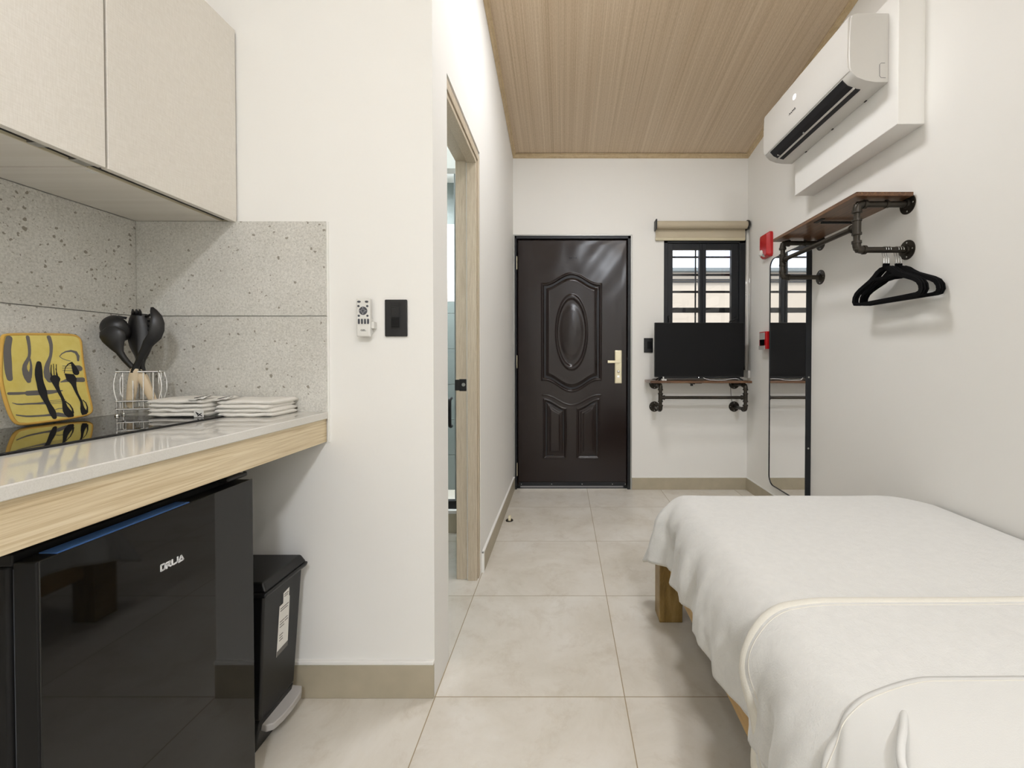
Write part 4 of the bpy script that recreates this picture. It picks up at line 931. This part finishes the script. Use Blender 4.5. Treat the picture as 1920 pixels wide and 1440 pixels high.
for i, (x, rz, dy) in enumerate([(1.457, .6, 0), (1.467, .2, 0), (1.478, -.6, 0), (1.512, -4.6, 0), (1.5235, -4.2, 0), (1.535, -3.6, 0)]):
    if i == 0: h = H0
    else:
        h = H0.copy(); COL.objects.link(h)
        for ch in H0.children:
            c = ch.copy(); COL.objects.link(c); c.parent = h
    h['label'] = HL[i]; h.location = (x, 1.945+dy, 1.612+PR-.0025); h.rotation_euler = (0, 0, radians(-rz))

# ================================================================= fire alarm, call point, mirror
fa = thing('fire_alarm_strobe', 'red fire alarm strobe high on the right wall between blind and pipe shelf', 'fire alarm', (XR, 3.25, 1.88))
def fr_(y, z, t): return Vector((XR-t, y, z))
mb = MB(); out = [(3.190, 1.90), (3.20, 1.885), (3.315, 1.885), (3.325, 1.90), (3.325, 2.055), (3.315, 2.07), (3.20, 2.07), (3.19, 2.055)]
c0 = Vector((3.2575, 1.9775))
mb.rings([[fr_(y, z, 0) for y, z in out], [fr_(y, z, .022) for y, z in out], [fr_(c0.x+(y-c0.x)*.80, c0.y+(z-c0.y)*.84, .046) for y, z in out]])
obj('housing', mb, M['red'], fa, bevel=.003)
obj('strobe_lens', MB().lathe((XR-.04, 3.285, 1.925), [(0, 0), (.026, 0), (.024, .010), (.014, .020), (0, .022)], (-1, 0, 0), 20), M['white_plastic'], fa, smooth='auto')
obj('lens_reflector', MB().lathe((XR-.036, 3.255, 1.905), [(0, 0), (.016, 0), (.012, .012), (0, .014)], (-1, 0, 0), 16), M['chrome'], fa, smooth='auto')
mb = MB()
for k, ch in enumerate('FIRE'):
    q = text_mb(ch, .026, lambda x, y, t, k=k: Vector((XR-.0455-t, 3.225-x, 2.030-k*.028+y))); mb.add(q.v, q.f)
obj('lettering', mb, M['white_paint'], fa, label='white letters FIRE')
pl2 = thing('fire_call_point', 'red manual call point box on the right wall beside the mirror', 'call point', (XR, 3.25, 1.18))
obj('box', MB().box((XR-.046, 3.195, 1.190), (XR, 3.310, 1.322)), M['red'], pl2, bevel=.003)
obj('front_frame', MB().box((XR-.049, 3.215, 1.262), (XR-.0455, 3.30, 1.315)).box((XR-.052, 3.212, 1.185), (XR-.0455, 3.305, 1.215)), M['grey_plastic'], pl2, bevel=.001)
obj('push_window', MB().box((XR-.0485, 3.222, 1.218), (XR-.0455, 3.295, 1.262)), M['black_gloss'], pl2)
mr = thing('wall_mirror', 'tall narrow mirror with rounded corners and thin black frame on the right wall', 'mirror', (XR, 2.93, .18))
def rrect(y0, y1, z0, z1, r, n=8):
    P = []
    for cy, cz, a0 in ((y1-r, z1-r, 0), (y0+r, z1-r, pi/2), (y0+r, z0+r, pi), (y1-r, z0+r, 3*pi/2)):
        P += [(cy+r*cos(a0+pi/2*k/n), cz+r*sin(a0+pi/2*k/n)) for k in range(n+1)]
    return P
MY0, MY1, MZ0, MZ1 = 2.690, 3.175, .185, 1.850
o_, i_ = rrect(MY0, MY1, MZ0, MZ1, .065), rrect(MY0+.005, MY1-.005, MZ0+.005, MZ1-.005, .061)
n = len(o_); vs = []
for t, P in ((0, o_), (.034, o_), (.034, i_), (.030, i_), (0, i_)): vs += [fr_(y, z, t) for y, z in P]
mb = MB().add(vs, [(a*n+k, a*n+(k+1) % n, ((a+1) % 5)*n+(k+1) % n, ((a+1) % 5)*n+k) for a in range(5) for k in range(n)])
obj('frame', mb, M['frame_metal'], mr)
obj('mirror_glass', MB().prism(i_, .004, lambda y, z, t: Vector((XR-.026-t, y, z))), M['mirror'], mr)
for z in (.55, 1.0): obj('side_screw', MB().lathe((XR-.016, MY0-.0005, z), [(0, 0), (.006, 0), (.005, .002), (0, .0022)], (0, -1, 0), 12), M['steel'], mr)

# ================================================================= air conditioner
ac = thing('air_conditioner', 'white split air conditioner on the bulkhead of the right wall', 'air conditioner', (1.36, 2.32, 2.36))
AY0, AY1, AB = 1.918, 2.722, 1.447
sec = [(1.447, 2.655), (1.300, 2.655), (1.284, 2.648), (1.277, 2.632), (1.272, 2.55), (1.271, 2.47), (1.274, 2.415), (1.284, 2.392), (1.305, 2.372), (1.345, 2.357), (1.39, 2.350), (1.447, 2.350)]
SN = [(x, z) for x, z in sec]
def section(y, k=1.0): return [Vector((1.447-(1.447-x)*k, y, 2.5+(z-2.5)*(1-(1-k)*.35))) for x, z in SN]
body = MB().rings([section(AY0, .975), section(AY0+.006), section(AY1-.006), section(AY1, .975)])
ab = obj('body', body, M['ac_plastic'], ac, smooth='auto')
panel = [(1.274, 2.645), (1.2695, 2.632), (1.2665, 2.55), (1.2655, 2.47), (1.268, 2.420), (1.276, 2.402)]
pb = [(x+.008, z) for x, z in panel]
mb = MB(); prof = panel+list(reversed(pb)); mb.rings([[Vector((x, y, z)) for x, z in prof] for y in (AY0+.004, AY1-.004)])
obj('front_panel', mb, M['ac_plastic'], ac, bevel=.001)
# outlet slot: dark recess lies just under the lower curve
mb = MB(); sl = [(1.2795, 2.3945), (1.3000, 2.3715), (1.322, 2.3605), (1.344, 2.3545), (1.362, 2.3505)]
mb.rings([[Vector((x-.0012, y, z-.0022)) for x, z in sl]+[Vector((x+.004, y, z+.006)) for x, z in reversed(sl)] for y in (1.975, 2.655)])
obj('air_outlet', mb, M['ink'], ac)
mb = MB(); mb.rings([[Vector(p) for p in ((1.322, y, 2.352), (1.331, y, 2.349), (1.334, y, 2.355), (1.325, y, 2.358))] for y in (1.966, 2.664)])
obj('louver', mb, M['ac_plastic'], ac)
obj('louver_clip', MB().box((1.316, 2.355, 2.353), (1.328, 2.362, 2.362)).box((1.308, 2.62, 2.358), (1.326, 2.626, 2.366)), M['grey_plastic'], ac)
obj('display', MB().prism([(2.357+.016*cos(2*pi*k/24), 2.552+.014*sin(2*pi*k/24)) for k in range(24)], .0012, lambda y, z, t: Vector((1.2665-t, y, z))), M['led'], ac)
lg = text_mb('Beko', .030, lambda x, y, t: Vector((1.2655-t, 2.385-x, 2.487+y)), shear=.3) if False else MB()
pts = [(2.345, 2.478), (2.352, 2.492), (2.357, 2.480), (2.364, 2.490), (2.370, 2.481), (2.376, 2.491), (2.382, 2.479), (2.390, 2.488), (2.398, 2.481), (2.405, 2.490), (2.412, 2.480)]
for a, b in zip(pts[:-1], pts[1:]): stroke_mb(lg, [(*a, .0045), (*b, .0045)], lambda x, y, t: Vector((1.2662-t, x, y)), .0008)
obj('brand_mark', lg, M['ink'], ac, label='small dark illegible brand mark')
mb = MB(); ce = [Vector((x, AY0-.0004, z)) for x, z in ((1.432, 2.435), (1.416, 2.435), (1.409, 2.428), (1.409, 2.378), (1.416, 2.370), (1.436, 2.370))]
mb.tube(ce, .0009, 5); obj('knockout_line', mb, M['dark_grey'], ac)
obj('rear_plate', MB().box((1.4468, AY0+.003, 2.352), (1.4482, AY1-.003, 2.652)), M['black_plastic'], ac)
mb = MB()
for y in (2.05, 2.3, 2.55): mb.box((1.442, y, 2.347), (1.449, y+.014, 2.352))
obj('rear_clip', mb, M['black_plastic'], ac)

# ================================================================= bed
MX0, MX1, MY_, MZT = .452, 1.550, 1.870, .520
bd = thing('bed_frame', 'honey brown wooden bed frame under the white blankets', 'bed', (1.0, .9, 0))
for x in (.407, 1.455):
    for y in (1.792, -.20): obj('leg', MB().box((x, y, 0), (x+.098, y+.09, .300)), M['bedwood'], bd, bevel=.003)
obj('side_rail', MB().box((.452, -.11, .190), (.477, 1.792, .305)), M['bedwood_side'], bd, bevel=.002)
obj('side_rail', MB().box((1.52, -.11, .190), (1.545, 1.792, .305)), M['bedwood_side'], bd, bevel=.002)
obj('end_rail', MB().box((.505, 1.83, .190), (1.455, 1.855, .305)), M['bedwood_side'], bd, bevel=.002)
obj('slat_base', MB().box((.477, -.11, .27), (1.52, 1.83, .30)), M['bedwood'], bd)
mt = obj('mattress', MB().box((MX0+.022, -.11, .306), (MX1-.03, MY_-.016, MZT-.014)), M['mattress'], None, bevel=.09, seg=6); tag(mt, 'white mattress hidden under the blankets on the wooden bed frame', 'mattress')

def drape(R1, out_x, zt, flare, wr, seed, top_noise=.003, corner=.0, R2=.05):
    """returns P(a, b): a = cloth distance left of the shoulder, b = distance beyond the far shoulder"""
    Xe, Ye = out_x+R1, MY_+.004-R2
    arc = R1*pi/2
    def prof(s, fl, R=R1):
        arc = R*pi/2
        if s <= 0: return s, 0
        if s < arc: return R*sin(s/R), -R*(1-cos(s/R))
        return R+fl*(s-arc), -(R+(s-arc)*math.sqrt(1-fl*fl))
    def P(a, b):
        nz_ = noise.noise(Vector(((Xe-a)*3.1, (Ye+b)*2.7, 1.7)))*top_noise
        near = math.exp(min(0, b)/.16)
        if a > 0 and b > 0:
            r = math.hypot(a, b); ph = math.atan2(b, a); o, dz = prof(r, flare+corner*(.6+.4*sin(2*ph)), R1+(R2-R1)*sin(ph)**2)
            fold = .016*sin(ph*11+1)*min(1, max(0, r-arc)/.15)
            v = Vector((Xe-cos(ph)*(o+fold), Ye+sin(ph)*(o+fold), zt+dz))
        elif a > 0:
            o, dz = prof(a, flare+corner*.6*near); k = min(1, max(0, a-arc*.5)/.14)
            w = (wr*sin(b*19+seed)+wr*.7*sin(b*37+seed*2+a*6)+wr*1.8*noise.noise(Vector((b*5, a*2.5, seed))) + .8*wr*noise.noise(Vector((b*22, a*7, seed)))+.7*wr*abs(noise.noise(Vector((b*13+a*9, a*4-b*3, seed+5)))))*k
            w += .0065*sin(b*78+4*noise.noise(Vector((b*6, a*4, seed))))*k*(.4+.6*abs(noise.noise(Vector((b*4, 1, seed)))))
            w += .022*near*sin(b*48+a*8)*min(1, max(0, a-.05)/.12)
            v = Vector((Xe-o-w, Ye+b, zt+dz))
        elif b > 0:
            o, dz = prof(b, flare+corner*.4, R2); k = min(1, max(0, b-arc*.6)/.12); v = Vector((Xe-a, Ye+o+wr*sin(a*20)*k, zt+dz))
        else: v = Vector((Xe-a, Ye+b, zt))
        v.z += nz_
        if v.x > MX1-.22:               # rounds down a little where it meets the wall
            v.z -= .45*(v.x-(MX1-.22))**2
            if b > -.25: v.y -= 1.2*(v.x-(MX1-.22))**2*min(1, (b+.25)/.25)
        return v
    return P, Xe, Ye
NEARY = .0
# first blanket: covers the whole top, hangs over the side and the far end
P1, X1, Y1 = drape(.115, .428, MZT+.002, .05, .014, 1.0, .004, .36)
XI1 = -(MX1-.006-X1)
def BL1(u, v):
    b = -(Y1-NEARY)+((Y1-NEARY)+.27)*v
    ae = .300+.014*sin(b*6.0+1.0)+.008*sin(b*15)+.030*math.exp(min(0, b)/.2)
    a = XI1+(ae-XI1)*u
    if b > 0 and a > 0:      # rounded corner of the cloth
        r = math.hypot(a, b); mx = .405
        if r > mx: a, b = a*mx/r, b*mx/r
    return P1(a, b)
mb = MB().grid(190, 170, BL1)
bl1 = obj('white_blanket', mb, M['fleece'], None, smooth=True, solid=.006, offset=1); tag(bl1, 'white fleece blanket spread over the bed and hanging over the far corner', 'blanket')
edge = [BL1(1, v/120) for v in range(121)]+[BL1(1-u/60, 1) for u in range(1, 61)]
obj('hem', MB().tube(edge, .0052, 8), M['hem_cream'], bl1, smooth=True)
obj('care_label', MB().box((.395, 1.905, .225), (.397, 1.925, .262)), M['paper'], bl1)
# second blanket lying nearer the camera, with a raised hem
P2, X2, Y2 = drape(.125, .414, MZT+.012, .07, .012, 4.0, .004)
XI2 = -(MX1-.006-X2)
YH = 1.030
def far2(a):
    k = max(0, a+.10); return YH-Y2-.37*k*k/(k+.12)
def BL2(u, v):
    a = XI2+(.36-XI2)*u; f = far2(a); b = -(Y2-NEARY)+(f+Y2-NEARY)*v; return P2(a, b)
mb = MB().grid(160, 90, BL2)
bl2 = obj('white_blanket', mb, M['fleece'], None, smooth=True, solid=.007, offset=1); tag(bl2, 'second white blanket with a stitched cream hem lying across the near half of the bed', 'blanket')
def onP(fn, u, v, h):
    e = 1e-3; p = fn(u, v); du = fn(min(1, u+e), v)-fn(max(0, u-e), v); dv = fn(u, min(1, v+e))-fn(u, max(0, v-e)); n = du.cross(dv).normalized()
    if n.z < 0 and n.x > 0 or n.z < -.2: n = -n
    if n.x > .3: n = -n
    return p+n*h
obj('hem', MB().tube([onP(BL2, u/160, .992, .004) for u in range(161)], .013, 10, flat=.5), M['hem_cream'], bl2, smooth=True)
obj('hem_stitching', MB().tube([onP(BL2, u/160, .972, .006) for u in range(161)], .0020, 6), M['hem_cream'], bl2, smooth=True)
# smooth white duvet nearest the camera
P3, X3, Y3 = drape(.128, .404, MZT+.0175, .07, .006, 9.0, .004)
XI3 = -(MX1-.006-X3)
def far3(a):
    k = max(0, a+.14); return .772-Y3-.50*k*k/(k+.12)
def BL3(u, v):
    a = XI3+(.34-XI3)*u; f = far3(a); b = -(Y3-NEARY)+(f+Y3-NEARY)*v; p = P3(a, b)
    if a > .05: p.x -= .006*sin((b+a)*110)*max(0, 1-(f-b)/.05)*min(1, (a-.05)/.05)
    p.x -= .004*sin(b*60+a*25)*ss(.05, .15, a)
    return p
mb = MB().grid(160, 120, BL3)
sh3 = obj('duvet', mb, M['linen_white'], None, smooth=True, solid=.003, offset=1); tag(sh3, 'smooth white duvet at the near end of the bed over the fleece blankets', 'duvet')
obj('seam', MB().tube([onP(BL3, u/160, .985, .003) for u in range(161)], .0011, 6), M['hem_cream'], sh3, smooth=True)
zz = MZT+.031
obj('piping', MB().tube(fillet([(.572, .705, zz-.022), (.555, .688, zz-.013), (.528, .655, zz-.006), (.500, .625, zz-.003), (.480, .600, zz-.007), (.470, .570, zz-.013), (.462, .48, zz-.026)], .012, 3), .0058, 10), M['linen_white'], sh3, smooth=True, label='raised cream piping')
